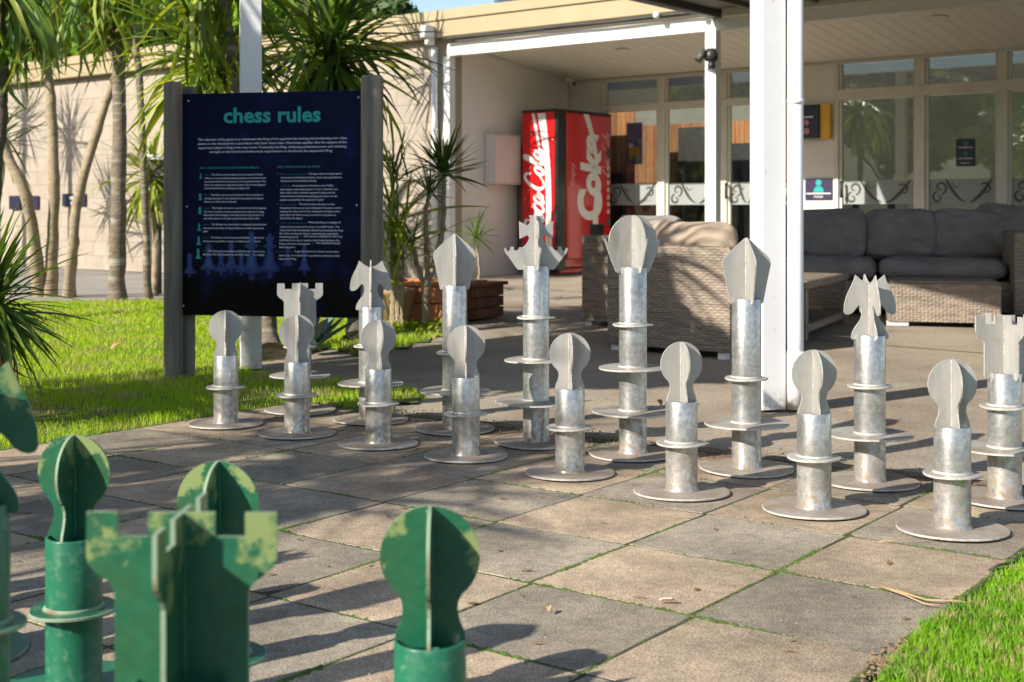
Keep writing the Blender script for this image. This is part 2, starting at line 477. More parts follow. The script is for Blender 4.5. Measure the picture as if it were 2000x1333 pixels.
def glass_mat(name, tint, refl):
    m = bpy.data.materials.new(name); m.use_nodes = True
    t = m.node_tree; N, L = t.nodes, t.links
    N.remove(N['Principled BSDF'])
    g = N.new('ShaderNodeBsdfGlossy'); g.inputs['Roughness'].default_value = .015; g.inputs[0].default_value = (.95, 1, .97, 1)
    tr = N.new('ShaderNodeBsdfTransparent'); tr.inputs[0].default_value = (*tint, 1)
    fr = N.new('ShaderNodeFresnel'); fr.inputs['IOR'].default_value = 1.5
    a = N.new('ShaderNodeMath'); a.operation = 'ADD'; a.use_clamp = True; a.inputs[1].default_value = refl
    L.new(fr.outputs[0], a.inputs[0])
    n = N.new('ShaderNodeTexNoise'); n.inputs['Scale'].default_value = 1.2
    b = N.new('ShaderNodeBump'); b.inputs['Strength'].default_value = .04; b.inputs['Distance'].default_value = .02
    L.new(n.outputs['Fac'], b.inputs['Height']); L.new(b.outputs[0], g.inputs['Normal'])
    mx = N.new('ShaderNodeMixShader')
    L.new(a.outputs[0], mx.inputs[0]); L.new(tr.outputs[0], mx.inputs[1]); L.new(g.outputs[0], mx.inputs[2])
    L.new(mx.outputs[0], N['Material Output'].inputs[0])
    return m
M['glass'] = glass_mat('window_glass', (.75, .77, .74), .02)
M['glass_r'] = glass_mat('tinted_door_glass', (.40, .42, .38), .20)
M['glass_t'] = glass_mat('transom_glass', (.40, .41, .40), .16)

def wear_green():
    m = M['green']; t = m.node_tree; N, L = t.nodes, t.links
    bs = N['Principled BSDF']; src = bs.inputs['Base Color'].links[0].from_socket
    tc = N.new('ShaderNodeTexCoord'); sx = N.new('ShaderNodeSeparateXYZ'); L.new(tc.outputs['Generated'], sx.inputs[0])
    oi = N.new('ShaderNodeObjectInfo')
    ad = N.new('ShaderNodeVectorMath'); ad.operation = 'ADD'; L.new(tc.outputs['Object'], ad.inputs[0]); L.new(oi.outputs['Location'], ad.inputs[1])
    n = N.new('ShaderNodeTexNoise'); n.inputs['Scale'].default_value = 13; n.inputs['Detail'].default_value = 7; n.inputs['Roughness'].default_value = .65; L.new(ad.outputs[0], n.inputs['Vector'])
    def mth(op, a, b):
        k = N.new('ShaderNodeMath'); k.operation = op
        for i_, v_ in enumerate((a, b)):
            if hasattr(v_, 'is_linked'): L.new(v_, k.inputs[i_])
            else: k.inputs[i_].default_value = v_
        return k.outputs[0]
    dx = mth('ABSOLUTE', mth('SUBTRACT', sx.outputs[0], .5), 0)
    f = mth('ADD', mth('ADD', n.outputs['Fac'], mth('MULTIPLY', mth('SUBTRACT', sx.outputs[2], .6), .42)), mth('MULTIPLY', dx, .22))
    r = N.new('ShaderNodeMapRange'); r.inputs['From Min'].default_value = .675; r.inputs['From Max'].default_value = .73; L.new(f, r.inputs['Value'])
    mx = N.new('ShaderNodeMix'); mx.data_type = 'RGBA'; L.new(r.outputs[0], mx.inputs[0]); L.new(src, mx.inputs[6]); mx.inputs[7].default_value = (.20, .26, .10, 1)
    L.new(mx.outputs[2], bs.inputs['Base Color'])
wear_green()
def frost_mat():
    m = mat('frosted_vinyl', (.46, .50, .49), (.42, .46, .45), rough=.7, scale=3)
    N, L = m.node_tree.nodes, m.node_tree.links
    tr = N.new('ShaderNodeBsdfTransparent'); mx = N.new('ShaderNodeMixShader'); mx.inputs[0].default_value = .48
    L.new(tr.outputs[0], mx.inputs[1]); L.new(N['Principled BSDF'].outputs[0], mx.inputs[2]); L.new(mx.outputs[0], N['Material Output'].inputs[0])
    return m
M['frost'] = frost_mat()
def sign_mat():
    m = mat('sign_face_print', (0, .002, .018), (0, .004, .03), rough=.4, scale=3, spec=.14)
    t = m.node_tree; N, L = t.nodes, t.links
    bs = N['Principled BSDF']
    tc = N.new('ShaderNodeTexCoord'); sx = N.new('ShaderNodeSeparateXYZ'); L.new(tc.outputs['Object'], sx.inputs[0])
    mr = N.new('ShaderNodeMapRange'); mr.inputs['From Min'].default_value = .45; mr.inputs['From Max'].default_value = .75
    L.new(sx.outputs[2], mr.inputs['Value'])
    n = N.new('ShaderNodeTexNoise'); n.inputs['Scale'].default_value = 5; L.new(tc.outputs['Object'], n.inputs['Vector'])
    r = N.new('ShaderNodeMapRange'); r.inputs['From Min'].default_value = .55; r.inputs['From Max'].default_value = .75; L.new(n.outputs['Fac'], r.inputs['Value'])
    a = N.new('ShaderNodeMix'); a.data_type = 'RGBA'; L.new(mr.outputs[0], a.inputs[0]); a.inputs[6].default_value = (.001, .001, .003, 1); a.inputs[7].default_value = (.001, .005, .034, 1)
    b = N.new('ShaderNodeMix'); b.data_type = 'RGBA'; L.new(r.outputs[0], b.inputs[0]); L.new(a.outputs[2], b.inputs[6]); b.inputs[7].default_value = (.004, .014, .09, 1)
    L.new(b.outputs[2], bs.inputs['Base Color'])
    return m
M['sign'] = sign_mat()

# ------------------------------------------------------------ lattice of the board and axes of the building
O2 = Vector((-.1184, 4.0066)); IB = Vector((.3156, -.2357)); JA = Vector((.2354, .3290))
def B(i, j, z=0.0):
    p = O2 + IB * i + JA * j
    return Vector((p.x, p.y, z))
BA = math.atan2(IB.y, IB.x)
def ij_of(x, y):
    d = Vector((x, y)) - O2
    det = IB.x * JA.y - IB.y * JA.x
    return ((d.x * JA.y - d.y * JA.x) / det, (IB.x * d.y - IB.y * d.x) / det)
W0 = Vector((-.67, 14.5)); WB = Vector((.783, -.622)); WA = Vector((.622, .783))
def W(b, a, z=0.0):
    p = W0 + WB * b + WA * a
    return Vector((p.x, p.y, z))
WR = math.atan2(WB.y, WB.x)
def wb_of(u, a=2.18):
    """distance along the facade (offset a) at which photo column u falls"""
    k = (u - 1000) / F
    p = W0 + WA * a
    return (k * p.y - p.x) / (WB.x - k * WB.y)
def wz(u, v, a=2.18):
    y = W(wb_of(u, a), a).y
    return H + (HZ - v) * y / F
WM = Matrix.Translation((W0.x, W0.y, 0)) @ Matrix.Rotation(WR, 4, 'Z')   # local x = along facade, y = into the building

def poly_mask(px, py, poly):
    ins = np.zeros(len(px), bool)
    n = len(poly)
    for i in range(n):
        x1, y1 = poly[i][0], poly[i][1]
        x2, y2 = poly[(i + 1) % n][0], poly[(i + 1) % n][1]
        c = ((y1 > py) != (y2 > py)) & (px < (x2 - x1) * (py - y1) / ((y2 - y1) if y2 != y1 else 1e-9) + x1)
        ins ^= c
    return ins

# ------------------------------------------------------------ ground
MB().add([(-400, -200, -.09), (400, -200, -.09), (400, 600, -.09), (-400, 600, -.09)], [(0, 1, 2, 3)]).build('ground', M['ground'], kind='structure')

def sheet(name, x0, x1, y0, y1, step, mt, dz, keep=None, amp=0, kind='structure'):
    xs = np.arange(x0, x1 + step, step); ys = np.arange(y0, y1 + step, step)
    nx, ny = len(xs), len(ys)
    V = np.zeros((nx * ny, 3))
    for j, y in enumerate(ys):
        for i, x in enumerate(xs):
            V[j * nx + i] = (x, y, gz(x, y) + dz + amp * math.sin(x * 3.1 + y * 1.7) * math.sin(y * 2.3 - x))
    I, J = np.meshgrid(np.arange(nx - 1), np.arange(ny - 1))
    I = I.ravel(); J = J.ravel()
    Fc = np.stack([J * nx + I, J * nx + I + 1, (J + 1) * nx + I + 1, (J + 1) * nx + I], 1)
    if keep is not None:
        c = V[Fc].mean(1)
        Fc = Fc[keep(c[:, 0], c[:, 1])]
    o = place(name, np_mesh(name, V, Fc, mt, True), kind=kind)
    return o

def ijmask(x, y):
    dx = x - O2.x; dy = y - O2.y
    det = IB.x * JA.y - IB.y * JA.x
    return (dx * JA.y - dy * JA.x) / det, (IB.x * dy - IB.y * dx) / det
def patio_keep(x, y):
    i, j = ijmask(x, y)
    return (j > 1.9) | ((i > 4.6) & (j > 1.2))
sheet('patio', -2.9, 9, 3.0, 20, .25, M['concrete'], -.012, patio_keep)
sheet('path', -14, -2.9, 10, 22, .5, M['asphalt'], -.012)
# saw-cut joints in the patio concrete are shallow dark strips of earth
def strip(name, p, q, w, mt, dz, kind='structure'):
    p = Vector(p); q = Vector(q)
    d = (q - p); d.z = 0
    n = max(2, int(d.length / .5))
    nrm = Vector((-d.y, d.x, 0)).normalized() * w / 2
    mb = MB(); vs = []
    for k in range(n + 1):
        c = p + (q - p) * k / n
        z = gz(c.x, c.y) + dz
        vs += [(c.x - nrm.x, c.y - nrm.y, z), (c.x + nrm.x, c.y + nrm.y, z)]
    mb.add(vs, [(2 * k, 2 * k + 2, 2 * k + 3, 2 * k + 1) for k in range(n)])
    return mb.build(name, mt, kind=kind)
strip('patio_joint', W(-1, -1.25), W(8, -1.25), .025, M['soil'], -.007)
strip('patio_joint', W(-1, -3.4), W(8, -3.4), .02, M['soil'], -.007)
strip('patio_joint', W(3.3, -1.3), W(3.3, 2), .02, M['soil'], -.007)

# ---- board of pavers
bed = frame('pavement')
MB().add([B(-4.03, -6.3, -.002), B(4.03, -6.3, -.002), B(4.03, 2.05, -.002), B(-4.03, 2.05, -.002)], [(0, 1, 2, 3)]).build('bedding', M['bed'], bed)
def tile_mesh(name, mt, seed):
    r = random.Random(seed)
    mb = MB()
    n = 6
    lx, ly = IB.length / 2 - .0022, JA.length / 2 - .0022
    ring = []
    for (ax, ay), (bx, by) in (((-1, -1), (1, -1)), ((1, -1), (1, 1)), ((1, 1), (-1, 1)), ((-1, 1), (-1, -1))):
        for k in range(n):
            t = k / n
            q = 1 - (r.uniform(0, .006) if k else .009)
            ring.append((lx * (ax + (bx - ax) * t) * q, ly * (ay + (by - ay) * t) * q))
    m_ = len(ring)
    vs = [(x, y, -.035) for x, y in ring] + [(x, y, -.0014) for x, y in ring] + [(x * .99, y * .99, 0) for x, y in ring]
    fs = [(i, (i + 1) % m_, m_ + (i + 1) % m_, m_ + i) for i in range(m_)] + [(m_ + i, m_ + (i + 1) % m_, 2 * m_ + (i + 1) % m_, 2 * m_ + i) for i in range(m_)] + [tuple(range(2 * m_, 3 * m_))]
    return mb.add(vs, fs).mesh(name, mt)
tm = [[tile_mesh('paver', M[k], s * 7 + 1) for s in range(4)] for k in ('tile_tan', 'tile_grey')]
for i in range(-4, 4):
    for j in range(-6, 2):
        c = B(i + .5, j + .5)
        me = tm[(i + j) % 2][rnd.randrange(4)]
        place('paver', me, bed, loc=(c.x + rnd.uniform(-.002, .002), c.y + rnd.uniform(-.002, .002), rnd.uniform(-.0016, .0)),
              rot=(rnd.uniform(-.0022, .0022), rnd.uniform(-.0022, .0022), BA + rnd.uniform(-.006, .006)))

# moss growing up in the joints
def moss():
    V = []; Fc = []
    def clump(p, r):
        k = len(V)
        h = r * rnd.uniform(.35, .7)
        n = 5
        a0 = rnd.random() * 6
        for q in range(n):
            a = a0 + 6.283 * q / n
            V.append((p.x + math.cos(a) * r, p.y + math.sin(a) * r, p.z))
        V.append((p.x, p.y, p.z + h))
        for q in range(n):
            Fc.append((k + q, k + (q + 1) % n, k + n))
    for (lo, hi, fixed, axis) in [(-6, 2, i, 'j') for i in range(-4, 5)] + [(-4, 4, j, 'i') for j in range(-6, 3)]:
        for _ in range(1150):
            t = rnd.uniform(lo, hi)
            s = fixed
            w = math.sin(t * 2.1 + s * 5.3) + math.sin(t * 5.7 + s * 1.9) * .7
            near = 1.0 if (t < 0 if axis == 'j' else s < 0) else .35
            if rnd.random() > max(0, .30 + .62 * w) * near + .03:
                continue
            c = B(s, t) if axis == 'j' else B(t, s)
            c.x += rnd.gauss(0, .0028); c.y += rnd.gauss(0, .0028); c.z = -.0015
            clump(c, rnd.uniform(.0022, .0058) * (1.5 if w > .7 else 1))
    me = np_mesh('joint_moss', np.array(V), np.array(Fc), M['moss'], True)
    o = place('joint_moss', me, kind='stuff')
    tag(o, 'green moss growing in the joints between the board pavers', 'moss')
moss()

# ---- lawns
bl = B(-4.02, 2.0)
lawn1 = [G(-1800, 604), G(-200, 590), G(330, 588), G(640, 592), G(745, 606), G(775, 640), G(850, 645), G(862, 655), G(760, 684), G(700, 692), G(640, 678), G(565, 694), G(497, 704),
         G(492, 726), G(570, 733), G(700, 749), G(800, 762), G(842, 776), G(760, 788), B(-2.6, 2.02), B(-3.95, 2.03), B(-4.03, 1.5), B(-4.02, 0), B(-4.04, -2), B(-4.03, -6.5), Vector((-3.2, 0, 0)), Vector((-12, 0, 0)), Vector((-13, 9, 0))]
lawn2 = [B(4.02, -7), B(4.05, -4), B(4.06, -3), B(4.12, -2.5), B(4.06, -2.0), B(4.0, -1.5), B(4.08, -1.0), B(4.05, -.45), B(4.08, 0), B(4.1, .8), B(7, .8), B(7, -7)]
k1 = lambda x, y: poly_mask(x, y, lawn1)
k2 = lambda x, y: poly_mask(x, y, lawn2)
sheet('lawn', -13, .4, 0, 13, .1, M['lawn'], -.004, k1, .006)
sheet('lawn', .2, 4.5, .4, 4.2, .05, M['lawn'], -.006, k2, .004)

def grass(name, poly, bbox, dens, hmin, hmax, w, mt, label, near_fade=True, bare=.5):
    x0, x1, y0, y1 = bbox
    n = int((x1 - x0) * (y1 - y0) * dens)
    x = rng.uniform(x0, x1, n); y = rng.uniform(y0, y1, n)
    keep = poly_mask(x, y, poly)
    # only what the lens can see, with a margin
    keep &= (np.abs(x) < y * .47 + .5)
    if near_fade:
        keep &= rng.random(n) < np.clip(5.2 / y, .25, 1) ** 1.4
    # thin worn patches
    pat = np.sin(x * 2.3 + 1.3 * np.sin(y * 1.9)) * np.sin(y * 3.1 + np.sin(x * 2.7)) + .5 * np.sin(x * 7.1 + y * 3.3)
    keep &= (pat > -1.1 + .25 * rng.random(n)) | (rng.random(n) < bare)
    x, y, pat = x[keep], y[keep], pat[keep]
    n = len(x)
    z = np.array([gz(a, b) for a, b in zip(x, y)])
    az = rng.uniform(0, 2 * np.pi, n); face = rng.uniform(0, np.pi, n)
    hgt = rng.uniform(hmin, hmax, n) * (.75 + .25 * np.clip(pat, -1, 1))
    lean = rng.uniform(.05, .8, n) * hgt
    sc = np.clip(y / 5.5, .8, 2.2) if near_fade else np.ones(n)
    ww = w * sc * rng.uniform(.6, 1.3, n)
    dx, dy = np.cos(face) * ww / 2, np.sin(face) * ww / 2
    lx, ly = np.cos(az) * lean, np.sin(az) * lean
    V = np.zeros((n, 5, 3))
    V[:, 0] = np.stack([x - dx, y - dy, z - .01], 1)
    V[:, 1] = np.stack([x + dx, y + dy, z - .01], 1)
    V[:, 2] = np.stack([x - dx * .8 + lx * .35, y - dy * .8 + ly * .35, z + hgt * .6], 1)
    V[:, 3] = np.stack([x + dx * .8 + lx * .35, y + dy * .8 + ly * .35, z + hgt * .6], 1)
    V[:, 4] = np.stack([x + lx, y + ly, z + hgt], 1)
    b = (np.arange(n) * 5)[:, None]
    Fc = np.concatenate([b + np.array([0, 1, 3]), b + np.array([0, 3, 2]), b + np.array([2, 3, 4])])
    o = place(name, np_mesh(name, V.reshape(-1, 3), Fc, mt), kind='stuff')
    tag(o, label, 'grass')
grass('grass', lawn1, (-7, .4, 3.9, 12.4), 6500, .012, .040, .0034, M['grass'], 'bright green lawn grass between the board and the palms')
grass('grass', lawn2, (.2, 2.6, 1.8, 4.0), 38000, .012, .034, .0024, M['grass2'], 'near tuft of green grass at the right corner of the board', False, .5)

# soil washed along the board's far edge
def crumbs(name, label, gen, n, smin, smax, mt):
    V = []; Fc = []
    for _ in range(n):
        p = gen()
        s = rnd.uniform(smin, smax)
        k = len(V)
        pts = [(1, 0, 0), (-.5, .87, 0), (-.5, -.87, 0), (0, 0, 1.1), (.2, .1, -.4)]
        a = rnd.random() * 6.28
        for q in pts:
            V.append((p[0] + s * (q[0] * math.cos(a) - q[1] * math.sin(a)) * rnd.uniform(.6, 1.2), p[1] + s * (q[0] * math.sin(a) + q[1] * math.cos(a)) * rnd.uniform(.6, 1.2), p[2] + s * q[2] * .6))
        Fc += [(k, k + 1, k + 3), (k + 1, k + 2, k + 3), (k + 2, k, k + 3), (k + 1, k, k + 4), (k + 2, k + 1, k + 4), (k, k + 2, k + 4)]
    o = place(name, np_mesh(name, np.array(V), np.array(Fc), mt), kind='stuff')
    tag(o, label, 'soil')
def gen_far():
    i = rnd.uniform(-4, 4.4)
    c = B(i, 2.0 + rnd.gauss(0, .22) - .1 * math.sin(i * 3))
    return c.x, c.y, .001
crumbs('soil_crumbs', 'brown crumbs of soil along the far edge of the board', gen_far, 1500, .0025, .007, M['soil'])
def gen_corner():
    c = B(4.08 + rnd.gauss(0, .05), -2.0 + rnd.gauss(0, .16))
    return c.x, c.y, .003
crumbs('soil_crumbs', 'dry brown soil patch at the edge of the right lawn', gen_corner, 500, .003, .009, M['soil'])
strip('soil_strip', B(-2.4, 2.12), B(4.6, 2.12), .09, M['soil'], -.003)
def gen_tiles():
    c = B(rnd.uniform(-4, 4), rnd.uniform(-5, 2))
    return c.x, c.y, .001
crumbs('grit', 'fine pale grit scattered over the board pavers', gen_tiles, 900, .001, .003, M['concrete'])

# ------------------------------------------------------------ building
wall = thing('block_wall', 'long cream painted block wall behind the palms, with cream fascia', 'wall', (0, 0, 0))
mb = MB(); mb.box((-6.5, .10, 1.35), (13.0, .18, 2.70), M=WM); mb.build('wall_core', M['block'], wall)
blk = MB().box((0, 0, 0), (.3975, .02, .1975), bev=.0015).mesh('block', M['block'])
for r_ in range(14):
    for c_ in range(21):
        x = -.2 - c_ * .4 - (.2 if r_ % 2 else 0)
        w_ = WM @ Vector((x, .003, .1 + r_ * .2 - .005))
        if r_ == 13: continue
        place('block', blk, wall, loc=w_, rot=(0, 0, WR))
for nm, z0, z1, yo in (('fascia_board', 2.70, 2.875, -.07), ('capping_board', 2.88, 2.99, -.09)):
    mb = MB(); mb.box((-3.9, yo, (z0 + z1) / 2), (18.6, .10, z1 - z0), M=WM, bev=.006); mb.build(nm, M['cream'], wall)
roof = MB(); roof.box((0, 1.5, 2.93), (26, 2.9, .08), M=WM)
tag(roof.build('flat_roof', M['roofing']), 'flat grey roof above the block wall and the porch', 'roof')

# porch side wall, ceiling, beam
building = thing('porch_building', 'white porch building with tall glass doors and a boarded soffit', 'building', (0, 0, 0))
mb = MB(); mb.box((-.09, 1.18, 1.36), (.18, 1.99, 2.66), M=WM); mb.build('side_wall', M['wall_white'], building)
mb = MB(); mb.box((-.035, .02, 1.25), (.09, .1, 2.5), M=WM, bev=.004); mb.build('corner_post', M['white'], building)
# soffit boards slope down towards the back
def ceil_z(a): return 2.67 - .126 * a
n_b = 30
for k in range(64):
    b0 = .02 + k * .15
    mb = MB()
    y0, y1 = .04, 2.16
    vs = []
    for (bb, aa, dz) in ((b0 + .003, y0, 0), (b0 + .147, y0, 0), (b0 + .147, y1, 0), (b0 + .003, y1, 0)):
        p = W(bb, aa, ceil_z(aa)); vs.append(p)
    vs += [Vector((p.x, p.y, p.z + .012)) for p in vs]
    mb.add(vs, [(0, 3, 2, 1), (4, 5, 6, 7), (0, 1, 5, 4), (1, 2, 6, 5), (2, 3, 7, 6), (3, 0, 4, 7)])
    mb.build('soffit_board', M['soffit'], building)
mb = MB(); mb.box((4.8, 1.1, 2.74), (9.7, 2.2, .05), M=WM); mb.build('soffit_backing', M['dark'], building)
beam_z = (2.495, 2.63)
mb = MB(); mb.box((4.7, 0, sum(beam_z) / 2), (9.44, .08, beam_z[1] - beam_z[0]), M=WM, bev=.004); mb.build('front_beam', M['white'], building)
# facade header and walls between bays
mb = MB(); mb.box((4.8, 2.27, 2.44), (9.8, .14, .12), M=WM); mb.build('facade_header', M['frame'], building)
def fac_box(name, u0, u1, z0, z1, mt, a=2.26, d=.12):
    b0, b1 = wb_of(u0), wb_of(u1)
    m_ = MB(); m_.box(((b0 + b1) / 2, a, (z0 + z1) / 2), (b1 - b0, d, z1 - z0), M=WM, bev=.003)
    return m_.build(name, mt, building)
fac_box('wall_panel', 1107, 1171, .05, 2.38, M['wall_white'])
fac_box('wall_panel', 1556, 1628, .05, 2.38, M['wall_white'])
# window bays: transom + full height glass, framed
def bay(u0, u1, gl, z_t0, z_t1, z_d1, fw=.045, door=False):
    b0, b1 = wb_of(u0), wb_of(u1)
    w = thing_part('glass_door' if door else 'window', building)
    fr = MB()
    A = 2.225
    for bb in (b0 + fw / 2, b1 - fw / 2):
        fr.box((bb, A, (.1 + z_t1) / 2), (fw, .07, z_t1 - .1), M=WM, bev=.003)
    for z0, z1, dd in ((z_t1, z_t1 + .045, .075), (z_d1, z_t0, .085), (.1, .16, .08)):
        fr.box(((b0 + b1) / 2, A, (z0 + z1) / 2), (b1 - b0 + .002, dd, z1 - z0), M=WM, bev=.003)
    # inner sashes
    for bb in (b0 + fw + .016, b1 - fw - .016):
        fr.box((bb, A + .012, (z_t0 + z_t1) / 2), (.03, .04, z_t1 - z_t0 - .002), M=WM)
        fr.box((bb, A + .012, (.16 + z_d1) / 2), (.032, .04, z_d1 - .162), M=WM)
    fr.build('window_frame', M['frame'], w)
    for z0, z1, g_ in ((z_t0, z_t1, M['glass_t']), (.16, z_d1, gl)):
        q = MB(); q.box(((b0 + b1) / 2, A + .02, (z0 + z1) / 2), (b1 - b0 - 2 * fw - .006, .006, z1 - z0 - .006), M=WM)
        q.build('pane', g_, w)
    return w, b0, b1
def thing_part(name, parent):
    o = link(bpy.data.objects.new(name, None)); o.parent = parent
    return o
band = []
for (u0, u1, gl) in ((1171, 1290, M['glass']), (1290, 1411, M['glass']), (1411, 1490, M['glass']), (1490, 1556, M['glass'])):
    w, b0, b1 = bay(u0, u1, gl, 2.07, 2.35, 1.99)
    band.append((w, b0, b1))
for (u0, u1, gl) in ((1628, 1796, M['glass_r']), (1796, 1957, M['glass_r']), (1957, 2110, M['glass_r']), (2110, 2290, M['glass_r'])):
    w, b0, b1 = bay(u0, u1, gl, 2.09, 2.36, 1.98, door=True)
    band.append((w, b0, b1))
# frosted band with scrolls on each pane
def ribbon(mb, pts, w0, w1, T, y):
    n = len(pts)
    vs = []
    for i, (x, z) in enumerate(pts):
        a = pts[max(0, i - 1)]; b = pts[min(n - 1, i + 1)]
        dx, dz = b[0] - a[0], b[1] - a[1]
        l = math.hypot(dx, dz) or 1
        t = i / (n - 1)
        w = (w0 + (w1 - w0) * t) * (math.sin(math.pi * (.12 + .8 * t)) ** .7)
        vs += [T @ Vector((x - dz / l * w, y, z + dx / l * w)), T @ Vector((x + dz / l * w, y, z - dx / l * w))]
    mb.add(vs, [(2 * i, 2 * i + 1, 2 * i + 3, 2 * i + 2) for i in range(n - 1)])
def scroll(cx, cz, r, turns, a0, sgn):
    return [(cx + r * (1 - .8 * t) * math.cos(a0 + sgn * turns * 6.283 * t), cz + r * (1 - .8 * t) * math.sin(a0 + sgn * turns * 6.283 * t)) for t in [k / 22 for k in range(23)]]
for w, b0, b1 in band:
    L_ = b1 - b0
    z0, z1 = (.885, 1.135)
    q = MB(); q.box(((b0 + b1) / 2, 2.241, (z0 + z1) / 2), (L_ - .165, .001, z1 - z0), M=WM); q.build('frosted_band', M['frost'], w)
    q = MB()
    Y = 2.2395
    x0, x1 = b0 + .09, b1 - .09
    ll = x1 - x0
    ribbon(q, scroll(x0 + ll * .16, 1.05, .07, 1.1, -1.4, 1), .016, .006, WM, Y)
    ribbon(q, scroll(x0 + ll * .12, .95, .06, 1.1, 1.7, 1), .016, .006, WM, Y)
    ribbon(q, [(x0 + ll * (.25 + .3 * t), 1.13 - .22 * math.sin(t * 1.55)) for t in [k / 14 for k in range(15)]], .02, .010, WM, Y - .0006)
    ribbon(q, [(x0 + ll * (.62 + .34 * t), .90 + .23 * t ** 1.5) for t in [k / 14 for k in range(15)]], .014, .022, WM, Y - .0006)
    ribbon(q, scroll(x0 + ll * .86, 1.03, .065, 1.0, 2.4, -1), .014, .005, WM, Y - .001)
    ribbon(q, [(x0 + ll * (.34 + .14 * t), 1.10 - .05 * math.sin(t * 3)) for t in [k / 8 for k in range(9)]], .008, .003, WM, Y - .0012)
    q.build('scroll_cutout', M['swirl'], w)  # dark ribbons laid on in place of clear cutouts in the frosting
for u, b_ in ((1645, 0), (1420, 0)):
    hb = MB(); bb = wb_of(u)
    hb.tube([WM @ Vector((bb, 2.15, .95)), WM @ Vector((bb, 2.15, 1.13))], .013, 8)
    hb.box((bb, 2.17, .97), (.02, .05, .02), M=WM).box((bb, 2.17, 1.11), (.02, .05, .02), M=WM)
    hb.build('door_handle', M['dark'], building)
# room behind the glass
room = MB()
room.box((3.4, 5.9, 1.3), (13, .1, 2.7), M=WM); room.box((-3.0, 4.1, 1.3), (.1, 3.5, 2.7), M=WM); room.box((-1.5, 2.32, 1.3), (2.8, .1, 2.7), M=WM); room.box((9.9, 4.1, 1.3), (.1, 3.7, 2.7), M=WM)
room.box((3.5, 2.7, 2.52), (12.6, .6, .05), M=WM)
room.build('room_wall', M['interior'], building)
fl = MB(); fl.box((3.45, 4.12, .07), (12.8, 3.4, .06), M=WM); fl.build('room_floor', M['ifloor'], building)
pl = MB().box((0, 0, 0), (.146, .02, 1.95), bev=.004).mesh('plank', M['panel'])
for k in range(31):
    place('plank', pl, building, loc=WM @ Vector((-2.8 + k * .15, 5.83, 1.12)), rot=(0, 0, WR))
for k in range(3):
    place('plank', pl, building, loc=WM @ Vector((wb_of(1208, 4.75) - .1 + k * .15, 4.75, 1.35)), rot=(0, 0, WR))
# dark shelving, counter inside
sh = MB(); sh.box((wb_of(1362, 5.5), 5.5, 1.05), (.45, .3, 1.9), M=WM); sh.box((wb_of(1214, 4.6), 4.6, .75), (.22, .3, 1.2), M=WM); sh.box((wb_of(1450, 5.5), 5.5, .9), (.5, .3, 1.7), M=WM); sh.build('dark_cabinet', M['dark'], building)
po = thing('wall_poster', 'blue and yellow picture poster on the timber panelling behind the glass', 'poster', W(wb_of(1239, 4.5), 4.5, 1.6))
def hang_local(name, parent, b, a, z, wd, hg, mt, dy=0.0, th=.004):
    m_ = MB(); m_.box((0, 0, 0), (wd, th, hg))
    p = WM @ Vector((b, a - dy, z))
    return m_.build(name, mt, parent, loc=p - parent.location, rot=(0, 0, WR))
bq = wb_of(1239, 4.5)
hang_local('sheet', po, bq, 4.5, 1.75, .26, .58, M['slatblue'], th=.004)
hang_local('printed_patch', po, bq, 4.495, 1.62, .17, .17, M['yellow'])
hang_local('printed_patch', po, bq + .03, 4.491, 1.54, .1, .1, M['leaf_m'])
hang_local('printed_patch', po, bq - .05, 4.491, 1.72, .06, .06, M['print_white'])

# window signs
def text_mesh(s, mt, size=1.0, shear=0, bold=0, width=None, align='LEFT', height=None):
    cu = bpy.data.curves.new('t', 'FONT')
    cu.body = s; cu.size = size; cu.shear = shear; cu.offset = bold * size; cu.resolution_u = 2 if width and width < 1.0 and (height or 0) < .1 else 6
    cu.align_x = 'LEFT'
    ob = bpy.data.objects.new('t', cu)
    link(ob)
    bpy.context.view_layer.update()
    me = bpy.data.meshes.new_from_object(ob.evaluated_get(bpy.context.evaluated_depsgraph_get()))
    scene.collection.objects.unlink(ob)
    bpy.data.objects.remove(ob)
    n = len(me.vertices)
    co = np.zeros(n * 3, dtype=np.float32); me.vertices.foreach_get('co', co); co = co.reshape(-1, 3)
    fs = [tuple(p.vertices) for p in me.polygons]
    x0, x1 = co[:, 0].min(), co[:, 0].max()
    if width is not None:
        co[:, 0] = (co[:, 0] - x0) * (width / (x1 - x0))
    if height is not None:
        y0, y1 = co[:, 1].min(), co[:, 1].max()
        co[:, 1] = (co[:, 1] - y0) * (height / (y1 - y0))
    bpy.data.meshes.remove(me)
    if align == 'CENTER':
        co[:, 0] -= co[:, 0].max() / 2
    return co, fs
def add_text(mb, s, T, x, y, z, **kw):
    """text in the local xz plane facing -y, left/centre at x, baseline z"""
    co, fs = text_mesh(s, None, **kw)
    mb.add([T @ Vector((x + c[0], y, z + c[1])) for c in co], fs)

